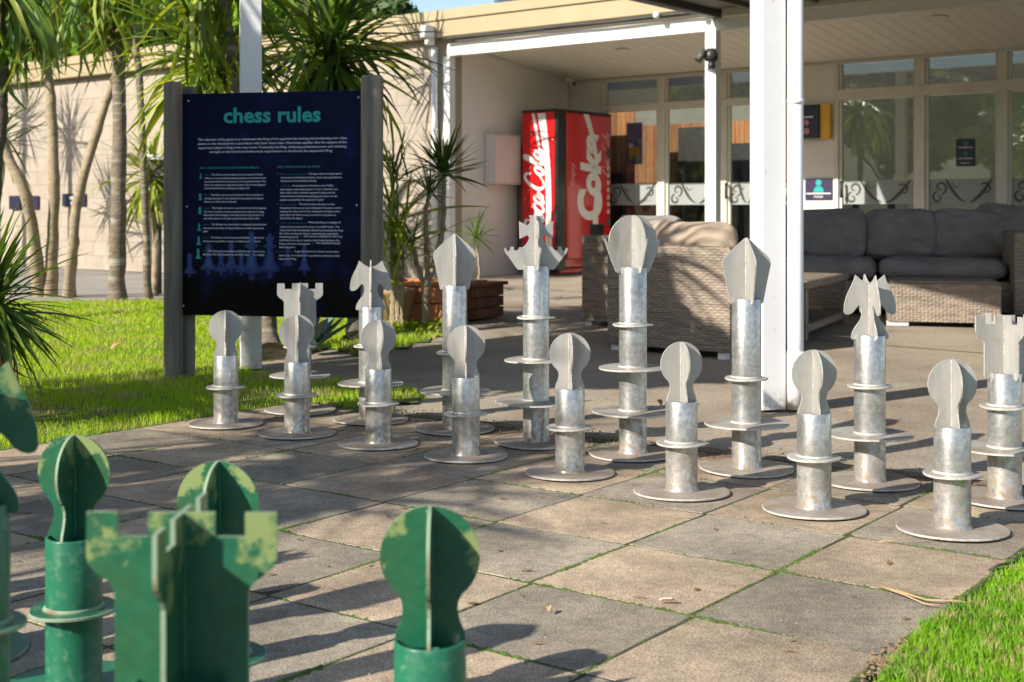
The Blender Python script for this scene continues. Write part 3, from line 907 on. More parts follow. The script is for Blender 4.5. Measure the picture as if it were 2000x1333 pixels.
ws = thing('wall_sign', 'small dark purple sign with teal figure, low on the pillar left of the doors', 'sign', (0, 0, 0))
b0, b1 = wb_of(1572), wb_of(1625); z0, z1 = wz(1600, 391), wz(1600, 349)
q = MB(); q.box(((b0 + b1) / 2, 2.192, (z0 + z1) / 2), (b1 - b0, .012, z1 - z0), M=WM); q.build('panel', M['purple'], ws)
q = MB(); cx_, hh_ = (b0 + b1) / 2, z1 - z0
q.lathe([(.001, 0), (.035, 0)], 16, WM @ Vector((cx_, 2.184, z1 - .045)), axis=WM.to_3x3() @ Vector((0, -1, 0)), caps=False)
q.add([WM @ Vector((cx_ + x, 2.184, z1 + z)) for x, z in ((-.062, -.145), (.062, -.145), (.05, -.105), (.025, -.085), (-.025, -.085), (-.05, -.105))], [tuple(range(6))])
q.build('figure_print', M['teal'], ws)
q = MB(); q.box((cx_, 2.185, z1 - .160), (b1 - b0 - .03, .001, .012), M=WM); add_text(q, 'PLEASE', WM, cx_, 2.184, z1 - .205, width=.1, height=.022, align='CENTER', bold=.01); q.build('printed_text', M['print_white'], ws)

ds = thing('door_sticker', 'black sticker with teal discs and white lines on the right sliding door', 'sticker', (0, 0, 0))
b0, b1 = wb_of(1863), wb_of(1901); z0, z1 = wz(1880, 325), wz(1880, 271)
q = MB(); q.box(((b0 + b1) / 2, 2.238, (z0 + z1) / 2), (b1 - b0, .002, z1 - z0), M=WM); q.build('panel', M['navy'], ds)
cx_ = (b0 + b1) / 2
q = MB()
for zz in (.045, .15):
    q.lathe([(.001, 0), (.026, 0)], 16, WM @ Vector((cx_, 2.236, z1 - zz)), axis=WM.to_3x3() @ Vector((0, -1, 0)), caps=False)
q.build('disc_print', M['teal_dim'], ds)
q = MB()
for s_, zz, w_ in (('NO SMOKING', .095, .14), ('NO VAPING', .205, .14), ('thank you', .25, .09)):
    add_text(q, s_, WM, cx_, 2.236, z1 - zz, width=w_, height=.018, align='CENTER', bold=.01)
q.build('printed_text', M['print_text'], ds)

nb = thing('notice_board', 'dark poster and orange box fixed high on the pillar left of the doors', 'sign', (0, 0, 0))
b0, b1, b2 = wb_of(1556), wb_of(1606), wb_of(1623); z0, z1 = wz(1590, 271), wz(1590, 206)
q = MB(); q.box(((b1 + b2) / 2, 2.16, (z0 + z1) / 2), (b2 - b1 + .02, .07, z1 - z0 + .01), M=WM, bev=.004); q.build('orange_box', M['yellow'], nb)
q = MB(); q.box(((b0 + b1) / 2, 2.13, (z0 + z1) / 2), (b1 - b0, .08, z1 - z0), M=WM, bev=.004); q.build('poster_panel', M['navy'], nb)
q = MB(); q.box(((b0 + b1) / 2, 2.088, z1 - .13), (.17, .001, .012), M=WM); q.box((b0 + .05, 2.088, z0 + .03), (.07, .001, .035), M=WM); q.build('printed_text', M['print_text'], nb)
q = MB()
for dz_, rr in ((.19, .03), (.28, .035)):
    q.lathe([(.001, 0), (rr, 0)], 14, WM @ Vector(((b0 + b1) / 2 + .01, 2.088, z1 - dz_)), axis=WM.to_3x3() @ Vector((0, -1, 0)), caps=False)
q.build('pink_print', mat('pink_print', (.5, .2, .2), (.45, .18, .18), rough=.4), nb)

# electrical box, pipe
def side_pt(u, v, a_off=0.0):
    k = (u - 1000) / F
    s = (k * W0.y - W0.x) / (WA.x - k * WA.y)
    p = W(0, s); return s, H + (HZ - v) * p.y / F
s0, zt = side_pt(945, 262); s1, zb = side_pt(1000, 362)
eb = thing('meter_box', 'pale grey meter box fixed on the porch side wall', 'electrical box', (0, 0, 0))
q = MB(); q.box((.07, (s0 + s1) / 2, (zt + zb) / 2), (.13, (s1 - s0), zt - zb), M=WM, bev=.008); q.build('box_body', M['box_paint'], eb)
q = MB(); q.box((.139, (s0 + s1) / 2, (zt + zb) / 2), (.008, (s1 - s0) - .04, zt - zb - .04), M=WM, bev=.003); q.build('box_door', M['box_paint'], eb)
q = MB(); sp, zp = side_pt(1008, 300)
q.tube([WM @ Vector((.03, sp, zp)), WM @ Vector((.03, sp, .12))], .012, 8)
tag(q.build('water_pipe', M['brownwood']), 'thin reddish pipe running down the porch side wall', 'pipe')
q = MB(); q.tube([WM @ Vector((.0, sp, zp + .02)), WM @ Vector((.1, sp, zp + .02))], .014, 8); q.lathe([(.03, -.008), (.03, .008)], 12, WM @ Vector((.08, sp, zp + .05)))
tag(q.build('tap', M['brownwood']), 'small garden tap on the porch side wall above the pipe', 'tap')

# rainwater downpipe with square head
dp_ = thing('downpipe', 'pale downpipe with square rain head at the porch corner', 'pipe', (0, 0, 0))
q = MB(); q.tube([WM @ Vector((-.17, -.07, .02)), WM @ Vector((-.17, -.07, 2.6))], .036, 14); q.build('pipe', M['wall_white'], dp_)
q = MB(); q.box((-.17, -.19, 2.76), (.12, .12, .13), M=WM, bev=.01); q.box((-.17, -.15, 2.66), (.07, .1, .08), M=WM, bev=.01); q.build('rain_head', M['white'], dp_)
for z_ in (.6, 1.7):
    q = MB(); q.lathe([(.041, -.012), (.041, .012)], 14, WM @ Vector((-.17, -.07, z_))); q.build('bracket', M['white'], dp_)
# black conduit under the fascia with round lamps
cd = thing('conduit_lights', 'dark conduit with small white lamps below the cream fascia', 'light string', (0, 0, 0))
q = MB(); q.tube([WM @ Vector((x, -.135, 2.668 + .004 * math.sin(x * 5))) for x in [k * .1 for k in range(0, 33)]], .016, 8); q.build('conduit', M['dark'], cd)
for x in (2.75, 3.2):
    q = MB(); q.lathe([(.01, -.03), (.03, -.015), (.034, .01), (.02, .03)], 14, WM @ Vector((x, -.18, 2.67))); q.build('lamp', M['white'], cd)

# porch post and its light / camera
b_post = 3.26
pp = thing('porch_post', 'slim white square post holding the porch beam', 'post', W(b_post, 0, .09), WR)
q = MB(); q.box((0, 0, 1.20), (.115, .1, 2.4), bev=.004); q.build('post_shaft', M['white_post'], pp)
q = MB(); q.box((0, 0, .02), (.17, .16, .02), bev=.003); q.build('foot_plate', M['white_post'], pp)
pc = W(b_post, 0)
fl_ = thing('floodlight', 'grey twin spotlight with sensor clamped to the slim porch post', 'floodlight', (0, 0, 0))
zc = H + (HZ - 112) * pc.y / F
base_ = pc + Vector((-.03, -.085, zc))
q = MB(); q.lathe([(.05, -.05), (.065, -.02), (.065, .02), (.04, .07)], 16, base_); q.build('sensor_body', M['dark'], fl_)
q = MB(); q.tube([base_, base_ + Vector((-.07, -.03, .03))], .012, 8); q.tube([base_ + Vector((-.06, -.03, .05)), base_ + Vector((-.13, -.05, -.05))], [.028, .036], 14); q.build('spotlight', M['gutter'], fl_)
q = MB(); q.lathe([(.03, -.03), (.036, .0), (.03, .035)], 12, base_ + Vector((-.0, -.02, -.09))); q.build('sensor_dome', M['dark'], fl_)
q = MB(); q.box((0, 0, 0), (.03, .03, .02)); 
cc = W(.12, 2.02, ceil_z(2.0) - .03)
sc_ = thing('security_camera', 'small white security camera in the porch ceiling corner', 'camera', cc)
q = MB(); q.box((0, 0, 0), (.07, .07, .05), bev=.01); q.build('camera_mount', M['white'], sc_)
q = MB(); q.tube([(.03, -.02, -.03), (.06, -.10, -.05)], .032, 14); q.build('camera_body', M['white'], sc_)
q = MB(); q.tube([(.06, -.101, -.05), (.062, -.108, -.052)], .024, 14); q.build('lens', M['black'], sc_)
for (u, v, lab) in ((1218, 97, 'round downlight in the porch ceiling near the drinks machine'), (1835, 33, 'round downlight in the boarded soffit over the sliding doors')):
    # intersect the ray with the sloping ceiling
    k = Vector(((u - 1000) / F, 1, (HZ - v) / F))
    lo, hi = 5., 30.
    for _ in range(50):
        m_ = (lo + hi) / 2
        p = Vector((0, 0, H)) + k * m_
        a_ = (Vector((p.x, p.y)) - W0).dot(WA)
        if p.z < ceil_z(a_): lo = m_
        else: hi = m_
    p.z -= .006
    dl = thing('downlight', lab, 'light', p, 0, 'downlights in the porch ceiling')
    q = MB(); q.lathe([(.075, .008), (.085, 0), (.085, -.004), (.06, -.006)], 24); q.build('trim_ring', M['soffit'], dl)
    q = MB(); q.lathe([(.058, -.001), (.058, .003)], 24); q.build('diffuser', M['frame'], dl)

# canopy over the patio
cy = thing('canopy', 'dark flat canopy with black gutter reaching over the patio', 'canopy', (0, 0, 0))
q = MB(); q.box((b_post + .12 + 2.9, -3.05, 2.70), (5.8, 6.0, .05), M=WM); q.build('canopy_deck', M['canopy'], cy)
for nm, c, d in (('gutter', (b_post + .06, -3.08, 2.665), (.11, 6.12, .12)), ('gutter', (b_post + .12 + 2.9, -6.1, 2.665), (5.9, .11, .12)), ('edge_trim', (b_post + .12 + 2.95, -.1, 2.645), (5.8, .09, .10))):
    q = MB(); q.box(c, d, M=WM, bev=.01); q.build(nm, M['gutter'] if nm == 'gutter' else M['frame'], cy)
for k in range(9):
    q = MB(); q.box((b_post + .5 + k * .62, -3.05, 2.655), (.05, 5.8, .045), M=WM); q.build('rafter', M['canopy'], cy)
q = MB(); q.box((b_post + 2.9, -5.95, 2.62), (5.6, .07, .1), M=WM); q.build('front_bearer', M['white'], cy)

# columns under the canopy
def column(px, py, ang, tilt, label, top=2.62, w=.108):
    c = thing('canopy_post', label, 'post', (px, py, 0), ang, 'white posts holding the canopy')
    sx = math.tan(tilt)
    q = MB()
    h_ = w / 2
    b_ = .004
    ring = [(-h_ + b_, -h_), (h_ - b_, -h_), (h_, -h_ + b_), (h_, h_ - b_), (h_ - b_, h_), (-h_ + b_, h_), (-h_, h_ - b_), (-h_, -h_ + b_)]
    vs = [(x, y, 0) for x, y in ring] + [(x + sx * top, y, top) for x, y in ring]
    n = 8
    q.add(vs, [(i, (i + 1) % n, n + (i + 1) % n, n + i) for i in range(n)] + [tuple(range(n, 2 * n))])
    q.build('post_shaft', M['white_post'], c)
    return c
a_main = math.atan2(.3, .95)
mc = column(1.045, 5.44, a_main, 0, 'thick white square canopy post right of centre, beside the round drainpipe')
column(-1.345, 6.85, R(14), 0, 'thin white square canopy post behind the chess rules board')
pd = thing('drainpipe', 'round white drainpipe standing against the thick canopy post', 'pipe', (1.153, 5.42, 0))
q = MB(); q.tube([(0, 0, 0.0), (0, 0, .3), (0, 0, 2.6)], .0335, 20); q.build('pipe', M['white_post'], pd)
q = MB(); q.tube([(0, 0, 0.0), (0, 0, .235)], .0365, 20); q.build('socket', M['white_post'], pd)
for z_ in (1.25, 2.0):
    q = MB(); q.lathe([(.0365, -.01), (.0365, .01)], 20, (0, 0, z_)); q.build('strap', M['white_post'], pd)

# things on the left wall
def wall_u(u):
    return wb_of(u, 0.0)
for (u0, u1, v0, v1, mt, lab, txt) in ((22, 46, 383, 409, 'navy', 'dark sign panel, leftmost on the block wall', None), (58, 79, 383, 409, 'purple', 'square purple sign on the block wall behind the curved trunk', None),
                                 (126, 171, 379, 403, 'navy', 'small dark sign with white lettering on the block wall', ('OFFICE', 'OPEN'))):
    b0, b1 = wall_u(u0), wall_u(u1)
    z0, z1 = wz(u0, v1, 0), wz(u0, v0, 0)
    t_ = thing('wall_sign', lab, 'sign', (0, 0, 0))
    q = MB(); q.box(((b0 + b1) / 2, -.03, (z0 + z1) / 2), (b1 - b0, .015, z1 - z0), M=WM); q.build('panel', M[mt], t_)
    if txt:
        q = MB()
        for k, s_ in enumerate(txt):
            add_text(q, s_, WM, (b0 + b1) / 2 + .02, -.04, z1 - .085 - .075 * k, width=.26 - k * .08, height=.045, align='CENTER', bold=.02)
        q.build('printed_text', M['print_white'], t_)
wl = thing('bollard_light', 'grey post with white top cap behind the left sign post', 'light post', G(310, 575))
zz = 1.35
q = MB(); q.box((0, 0, 1.05), (.14, .14, .5), bev=.01); q.tube([(0, 0, 0), (0, 0, .85)], .03, 10); q.build('housing', M['gutter'], wl)
q = MB(); q.box((0, 0, 1.335), (.2, .2, .06), bev=.01); q.build('cap', M['white'], wl)

# building further off
fb = thing('far_building', 'distant dark roofed building with blue grey shutters behind the porch', 'building', P(1010, 40, 34))
q = MB(); q.box((2.2, 3, -1.2), (5.4, 4, 4.6)); q.build('wall', M['slatblue'], fb)
for k in range(9):
    q = MB(); q.box((-.15 + .0 * k, .98, 1.0 - k * .09), (.9, .03, .06)); q.build('shutter_slat', M['slatblue'], fb)
q = MB(); q.box((1.0, .97, .6), (.5, .03, 1.1)); q.build('window', M['dark'], fb)
rf = thing('far_roof', 'low dark roof edge seen above the cream fascia', 'roof', P(890, 24, 30))
q = MB(); q.box((-.2, 2, -.05), (1.9, 4, .07)); q.box((-.2, 2, -1.2), (1.5, 3.6, 2.2)); q.build('roof_edge', M['roofing'], rf)

# ------------------------------------------------------------ drinks machine
mc0 = Vector((.504, 14.9)); gm = gz(.5, 14.9) - .012
MT = Matrix.Translation((mc0.x, mc0.y, gm)) @ Matrix.Rotation(WR, 4, 'Z')   # near corner at origin; body to -x (depth) and +y
vm = thing('vending_machine', 'red drinks vending machine with white script lettering against the porch wall', 'vending machine', (mc0.x, mc0.y, gm), WR)
MD, MWd, MH = .50, 1.08, 1.86
q = MB(); q.box((-MD / 2 - .02, MWd / 2, MH / 2 + .04), (MD - .04, MWd - .01, MH - .09), bev=.008); q.build('cabinet', M['red'], vm)
q = MB(); q.box((-.012, .075, MH / 2 + .03), (.05, .16, MH - .04), bev=.01); q.box((-MD / 2, MWd / 2, MH - .002), (MD + .004, MWd + .01, .03), bev=.006)
q.box((-.03, MWd - .015, MH / 2), (.05, .03, MH - .02)); q.box((-MD / 2, MWd / 2, .04), (MD - .08, MWd - .1, .08)); q.build('black_trim', M['black'], vm)
q = MB(); q.box((.0, .16 + (MWd - .20) / 2, MH / 2 + .08), (.035, MWd - .21, MH - .20), bev=.01); q.build('door', M['red'], vm)
q = MB(); q.box((.005, .75, .50), (.03, .30, .16), bev=.008); q.build('delivery_slot', M['black'], vm)
q = MB()
for k in range(7):
    q.box((.02, .985, .72 + k * .085), (.012, .05, .05), bev=.003)
q.build('selection_button', M['box_paint'], vm)
q = MB(); q.box((.022, .985, 1.40), (.008, .075, .12), bev=.003); q.box((.022, .985, .60), (.008, .07, .08), bev=.003); q.build('coin_panel', M['gutter'], vm)
q = MB(); q.box((-.02, .5, .045), (.06, .9, .05), bev=.01); q.build('kick_plate', M['red'], vm)
# lettering. Face matrices map (x right, z up) of the lettering, y out of the face negative
FR = Matrix(((0, -1, 0, .0185), (1, 0, 0, 0), (0, 0, 1, 0), (0, 0, 0, 1)))    # on the door: local x -> +y
SD = Matrix(((1, 0, 0, 0), (0, 1, 0, -.0), (0, 0, 1, 0), (0, 0, 0, 1)))       # on the side: x -> x, facing -y
rot90 = Matrix.Rotation(-math.pi / 2, 4, 'Y')    # turn text to read upwards
def vtext(mb, s, face, x, z, off, length, hgt, shear, bold):
    co, fs = text_mesh(s, None, width=length, height=hgt, shear=shear, bold=bold)
    T = face @ Matrix.Translation((x, -off, z)) @ rot90
    mb.add([T @ Vector((c[0], 0, c[1])) for c in co], fs)
def swoosh(mb, face, pts, off):
    """pts: (x_left, x_right, z)"""
    vs = []
    for a, b, z in pts:
        vs += [face @ Vector((a, -off, z)), face @ Vector((b, -off, z))]
    mb.add(vs, [(2 * i, 2 * i + 1, 2 * i + 3, 2 * i + 2) for i in range(len(pts) - 1)])
GL = {'C': ([[(.95, .72), (.88, .95), (.6, 1.04), (.28, .86), (.08, .5), (.1, .15), (.36, -.04), (.7, .02), (1.0, .24)]], 1.0), 'c': ([[(.62, .42), (.5, .52), (.25, .42), (.12, .18), (.25, .0), (.5, .02), (.72, .2)]], .62),
      'o': ([[(.35, .5), (.14, .36), (.1, .1), (.3, -.02), (.5, .12), (.52, .38), (.35, .5), (.45, .42), (.72, .46)]], .62), 'a': ([[(.55, .42), (.35, .52), (.12, .32), (.12, .06), (.3, .0), (.5, .2), (.58, .5), (.52, .1), (.62, .0), (.8, .16)]], .70),
      '-': ([[(.0, .24), (.3, .28)]], .34), 'l': ([[(.1, .15), (.4, .6), (.5, 1.0), (.36, 1.06), (.24, .7), (.2, .12), (.34, .0), (.52, .18)]], .46)}
def script(mb, word, face, x, z, off, length, hgt, wt, shear=.25):
    tot = sum(GL[c][1] for c in word)
    k = length / tot; cur = 0
    T = face @ Matrix.Translation((x, 0, z)) @ rot90
    for n_, c in enumerate(word):
        for st in GL[c][0]:
            # smooth the stroke
            pts = []
            for i in range(len(st) - 1):
                p0 = st[max(i - 1, 0)]; p1 = st[i]; p2 = st[i + 1]; p3 = st[min(i + 2, len(st) - 1)]
                for f_ in (0, .2, .4, .6, .8):
                    pts.append(tuple(.5 * (2 * p1[d] + (p2[d] - p0[d]) * f_ + (2 * p0[d] - 5 * p1[d] + 4 * p2[d] - p3[d]) * f_ ** 2 + (3 * p1[d] - p0[d] - 3 * p2[d] + p3[d]) * f_ ** 3) for d in (0, 1)))
            pts.append(st[-1])
            pts = [((cur + a * 1.0) * k + b * hgt * shear, b * hgt) for a, b in pts]
            ribbon(mb, pts, wt, wt * .8, T, -off - .0002 * n_)
        cur += GL[c][1]
q = MB()
# 'Coke' : x is the baseline edge (letters stand to the left of it)
vtext(q, 'C', FR, .86, .62, .001, .36, .50, .0, .05)
vtext(q, 'oke', FR, .84, .90, .0016, .72, .42, .12, .05)
q.build('brand_lettering', M['print_white'], vm)
q = MB(); vtext(q, 'Enjoy', FR, .33, 1.02, .001, .26, .10, .1, .01); script(q, 'Coca-Cola', FR, 1.0, 1.14, .0014, .50, .13, .010); q.build('small_lettering', mat('pink_white_print', (.7, .35, .33), (.65, .32, .3), rough=.35), vm)
q = MB()
pts = []
for k in range(31):
    t = k / 30
    z = 1.84 - 1.60 * t
    x = .50 + .34 * t + .10 * math.sin(t * 5.2) + (.02)
    w_ = .055 * (.5 + .8 * abs(math.cos(t * 3.3 + .2)))
    pts.append((x - w_ * .5, min(x + w_, 1.02), z))
swoosh(q, FR, [p for p in pts if p[2] > .35], .0006)
q.build('white_wave', M['print_white'], vm)
q = MB()
script(q, 'Coca-Cola', SD, -.19, .42, .004, .98, .25, .021)
ribbon(q, [(-.15 + .03 * math.sin(t * 3.1), .55 + .34 * t) for t in [k / 10 for k in range(11)]], .014, .008, SD, -.0065)
q.build('brand_lettering', M['print_white'], vm)
q = MB()
pts = []; pts2 = []
for k in range(31):
    t = k / 30
    z = 1.83 - 1.76 * t
    x = -.22 + .15 * t + .035 * math.sin(t * 4.5)
    w_ = .10 * (1 - t) ** 1.5 + .012 + .10 * t ** 2
    pts.append((x - w_ * .5, min(x + w_ * .5, -.035), z))
    pts2.append((x - w_ * .5 - .07 * (1 - t) - .01, x - w_ * .5 - .035 * (1 - t) - .004, z))
swoosh(q, SD, pts, .003)
swoosh(q, SD, [p for p in pts2 if p[2] > 1.2], .0034)
q.build('white_wave', M['print_white'], vm)
q = MB(); swoosh(q, SD, [(-.13, -.10, .62), (-.145, -.10, .5), (-.13, -.105, .4), (-.11, -.10, .33)], .0036); q.build('yellow_mark', M['yellow'], vm)
q = MB()
for k in range(26):
    x, z = rnd.uniform(-.46, -.05), rnd.uniform(.2, 1.8)
    q.lathe([(.0005, 0), (rnd.uniform(.003, .007), 0)], 8, (x, -.0035, z), axis=(0, -1, 0), caps=False)
q.build('bubble_print', M['print_white'], vm)

# ------------------------------------------------------------ wicker furniture
def weave(w, h, cw=.0235, ch=.015, amp=.006, y0=0.0):
    """woven panel in local xz facing -y, from (0,0) to (w,h)"""
    nx, nz = int(w / cw), int(h / ch)
    s = 4
    xs = np.linspace(0, w, nx * s + 1); zs = np.linspace(0, h, nz * s + 1)
    X, Z = np.meshgrid(xs, zs)
    i = np.floor(X / w * nx - 1e-9); j = np.floor(Z / h * nz - 1e-9)
    fx = X / w * nx; fz = Z / h * nz
    par = np.cos(np.pi * fx) * np.cos(np.pi * np.floor(fz))
    bar = np.abs(np.sin(np.pi * fz)) ** .5
    col_ = np.abs(np.sin(np.pi * fx)) ** .45
    Y = -amp * (.25 * (1 + par) + .75 * col_) * (.35 + .65 * bar)
    Y += rng.normal(0, amp * .10, Y.shape)
    V = np.stack([X.ravel(), Y.ravel() + y0, Z.ravel()], 1)
    n1 = len(xs)
    I, J = np.meshgrid(np.arange(n1 - 1), np.arange(len(zs) - 1)); I = I.ravel(); J = J.ravel()
    Fc = np.stack([J * n1 + I, J * n1 + I + 1, (J + 1) * n1 + I + 1, (J + 1) * n1 + I], 1)
    return V, Fc
def weave_box(name, parent, x0, x1, y0, y1, z0, z1, top=True, faces='fblr'):
    Vs = []; Fs = []; k = 0
    def put(V, Fc):
        nonlocal k
        Vs.append(V); Fs.append(Fc + k); k += len(V)
    def rot(V, a, ox, oy, oz):
        c, s = math.cos(a), math.sin(a)
        return np.stack([V[:, 0] * c - V[:, 1] * s + ox, V[:, 0] * s + V[:, 1] * c + oy, V[:, 2] + oz], 1)
    w, d, h = x1 - x0, y1 - y0, z1 - z0
    if 'f' in faces: V, Fc = weave(w, h); put(rot(V, 0, x0, y0, z0), Fc)
    if 'r' in faces: V, Fc = weave(d, h); put(rot(V, math.pi / 2, x1, y0, z0), Fc)
    if 'b' in faces: V, Fc = weave(w, h); put(rot(V, math.pi, x1, y1, z0), Fc)
    if 'l' in faces: V, Fc = weave(d, h); put(rot(V, -math.pi / 2, x0, y1, z0), Fc)
    if top:
        V, Fc = weave(w, d)
        put(np.stack([V[:, 0] + x0, V[:, 2] + y0, -V[:, 1] + z1], 1), Fc)
    me = np_mesh(name, np.concatenate(Vs), np.concatenate(Fs), M['wicker'], True)
    o = place(name, me, parent)
    return o
def cushion_mesh(name, w, d, h, mt, seed=0, e=.32, sag=0.0, n=26, piping=True):
    r_ = random.Random(seed)
    ph = [r_.uniform(0, 6) for _ in range(8)]
    V = []; Fc = []
    def sp(a, p): return math.copysign(abs(a) ** p, a)
    m_ = n * 2
    for j in range(n + 1):
        t = -math.pi / 2 + math.pi * j / n
        for i in range(m_):
            a = 2 * math.pi * i / m_
            ct, st = math.cos(t), math.sin(t)
            x = sp(ct, e) * sp(math.cos(a), e) if ct > 1e-6 else 0
            y = sp(ct, e) * sp(math.sin(a), e) if ct > 1e-6 else 0
            z = sp(st, .75)
            puff = 1 - .38 * max(abs(x), abs(y)) ** 6
            wr = .09 * math.sin(x * 7 + ph[0] + 2 * y) * math.sin(y * 5 + ph[1]) + .07 * math.sin(x * 15 + ph[2] + 4 * math.sin(y * 3)) * abs(x) ** 2 + .06 * math.sin(y * 17 + ph[3] + x * 4) * abs(y) ** 2
            V.append((x * w / 2 * (1 + .015 * math.sin(y * 4 + ph[4])), y * d / 2 * (1 + .015 * math.sin(x * 5 + ph[5])), z * h / 2 * puff + wr * h * (1 if z > 0 else .3) - sag * h * (1 - x * x)))
    for j in range(n):
        for i in range(m_):
            Fc.append((j * m_ + i, j * m_ + (i + 1) % m_, (j + 1) * m_ + (i + 1) % m_, (j + 1) * m_ + i))
    return np_mesh(name, np.array(V), np.array(Fc), mt, True)

def armchair(loc, rot, label, cush, width=.76):
    c = thing('wicker_armchair', label, 'armchair', loc, rot, 'wicker armchairs turned away from the camera')
    w = width
    weave_box('backrest', c, 0, w, 0, .11, .03, .60)
    weave_box('armrest', c, 0, .11, .112, .72, .03, .52)
    weave_box('armrest', c, w - .11, w, .112, .72, .03, .52)
    weave_box('seat_base', c, .112, w - .112, .112, .70, .05, .28, faces='b')
    place('seat_cushion', cushion_mesh('seat_cushion', w - .24, .56, .13, cush, 3), c, loc=(w / 2, .42, .35))
    place('back_cushion', cushion_mesh('back_cushion', w - .22, .48, .17, cush, 5), c, loc=(w / 2 + .02, .21, .50), rot=(R(83), 0, R(1)))
    for x in (.04, w - .06):
        for y in (.04, .66):
            q = MB(); q.box((x, y, .012), (.05, .05, .045)); q.build('foot', M['white'], c)
    return c
p = G(1187, 679)
pR = G(1424, 692)
ang = WR
a1 = armchair(Vector((p.x, p.y, gz(p.x, p.y) - .01)), ang, 'wicker armchair with back cushion painted sunlit beige, its woven back behind the tallest silver pieces', M['cush_sunlit'], .80)
p2 = G(1137, 632)
a2 = armchair(Vector((p2.x, p2.y, gz(p2.x, p2.y) - .01)), ang, 'dark shaded wicker armchair between the drinks machine and the sunlit beige cushion armchair', M['cush'], .74)

FR_A = math.atan2(-.25, .968)
po_ = G(1735, 634)
ot = thing('wicker_ottoman', 'low square wicker ottoman in front of the dark sofa', 'ottoman', Vector((po_.x, po_.y, gz(po_.x, po_.y))), FR_A)
weave_box('woven_body', ot, 0, .71, 0, .52, .02, .275, top=False)
q = MB(); q.box((.355, .26, .283), (.70, .51, .02), bev=.008); q.build('top_board', M['wicker'], ot)
for x in (.06, .62):
    q = MB(); q.box((x, .045, .008), (.14, .07, .03)); q.build('foot', M['white'], ot)
so0 = P(1560, 553, 9.75)
sofa = thing('wicker_sofa', 'long wicker sofa with charcoal cushions in front of the sliding doors', 'sofa', Vector((so0.x - .1, so0.y + .05, gz(2, 9.7) - .01)), FR_A)
SW = 1.57
weave_box('seat_base', sofa, 0, SW, .0, .70, .03, .24, faces='fl')
weave_box('armrest', sofa, SW + .005, SW + .30, -.22, .95, .03, .60)
weave_box('backrest', sofa, 0, SW, .72, .84, .03, .56)
for k, (x, w_) in enumerate(((.335, .66), (1.115, .89))):
    place('seat_cushion', cushion_mesh('seat_cushion', w_, .76, .17, M['cush'], 11 + k, e=.18), sofa, loc=(x, .35, .325))
for k, x in enumerate((.32, .85, 1.34)):
    place('back_cushion', cushion_mesh('back_cushion', .55, .40, .20, M['cush'], 21 + k), sofa, loc=(x, .56 + .02 * k, .57), rot=(R(78 - 2 * k), R(1.5 * (k - 1)), R(3 * (k - 1))))
place('back_cushion', cushion_mesh('back_cushion', .52, .36, .16, M['cush'], 31), sofa, loc=(1.60, .60, .63), rot=(R(60), R(8), R(-24)))
# low table / bench at left
tb0 = G(1577, 668)
tb = thing('wicker_coffee_table', 'open wicker side table with shelf behind the round drainpipe', 'table', Vector((tb0.x, tb0.y, gz(tb0.x, tb0.y))), math.atan2(.909, .416))
TL, TW = 1.35, .5
q = MB(); q.box((TL / 2, TW / 2, .335), (TL, TW, .05), bev=.01); q.build('tabletop', M['wicker'], tb)
q = MB(); q.box((TL / 2, TW / 2, .07), (TL - .02, TW - .02, .05), bev=.01); q.build('shelf', M['wicker'], tb)
for x in (.03, TL - .03):
    for y in (.03, TW - .03):
        q = MB(); q.box((x, y, .155), (.05, .05, .31), bev=.005); q.build('leg', M['wicker'], tb)
q = MB(); q.box((TL / 2, TW - .12, .2), (TL - .12, .02, .2)); q.build('back_panel', M['cush'], tb)

# ------------------------------------------------------------ chess rules board
SL = P(356, 181, 6.40); SR = P(708, 178, 6.205)
SWd = (Vector((SR.x - SL.x, SR.y - SL.y))).length
SA = math.atan2(SR.y - SL.y, SR.x - SL.x)
sign = thing('rules_board', 'navy chess rules board with teal heading between two weathered timber posts', 'information board', (SL.x, SL.y, 0), SA)
ZT = H + (HZ - 180) * 6.3 / F; ZB = H + (HZ - 619) * 6.3 / F
def sxz(u, v):
    t = (u - 356) / 352.0
    top = 181 - 3 * t; bot = 613 + 13 * t
    return t * SWd, ZT - (v - top) / (bot - top) * (ZT - ZB)
q = MB(); q.box((SWd / 2, .012, (ZT + ZB) / 2), (SWd, .016, ZT - ZB), bev=.002); q.build('panel', M['sign'], sign)
YS = .0025
def timber_post(x, y, top, wd, dp, name='timber_post'):
    q = MB()
    n = 20
    prof = []
    for k in range(n):
        a = 2 * math.pi * k / n
        prof.append((x + wd / 2 * math.copysign(abs(math.cos(a)) ** .7, math.cos(a)), y + dp / 2 * math.copysign(abs(math.sin(a)) ** .7, math.sin(a))))
    vs = [(a, b, -.02) for a, b in prof] + [(a, b, top - .012) for a, b in prof] + [(x + (a - x) * .85, y + (b - y) * .85, top) for a, b in prof]
    fs = [(i, (i + 1) % n, n + (i + 1) % n, n + i) for i in range(n)] + [(n + i, n + (i + 1) % n, 2 * n + (i + 1) % n, 2 * n + i) for i in range(n)] + [tuple(range(2 * n, 3 * n))]
    q.add(vs, fs)
    return q.build(name, M['wood_post'], sign)
timber_post(-.042, -.01, 1.425, .080, .09)
timber_post(-.002, .075, 1.41, .055, .06)
timber_post(SWd + .050, -.01, 1.435, .100, .09)
WORDS = {
 'head': ["The objective of the game is to checkmate the King of the opponent by moving and positioning your chess", "pieces on the chessboard in accordance with basic chess rules. Checkmate signifies that the capture of the",
          "opponent's player's King is the next move. Protecting the King, obtaining positional power and retaining", "strength on the board are fundamental requirements to checkmate the opponent's King."]}
q = MB(); x, z = sxz(438, 240); x2, z2 = sxz(628, 208)
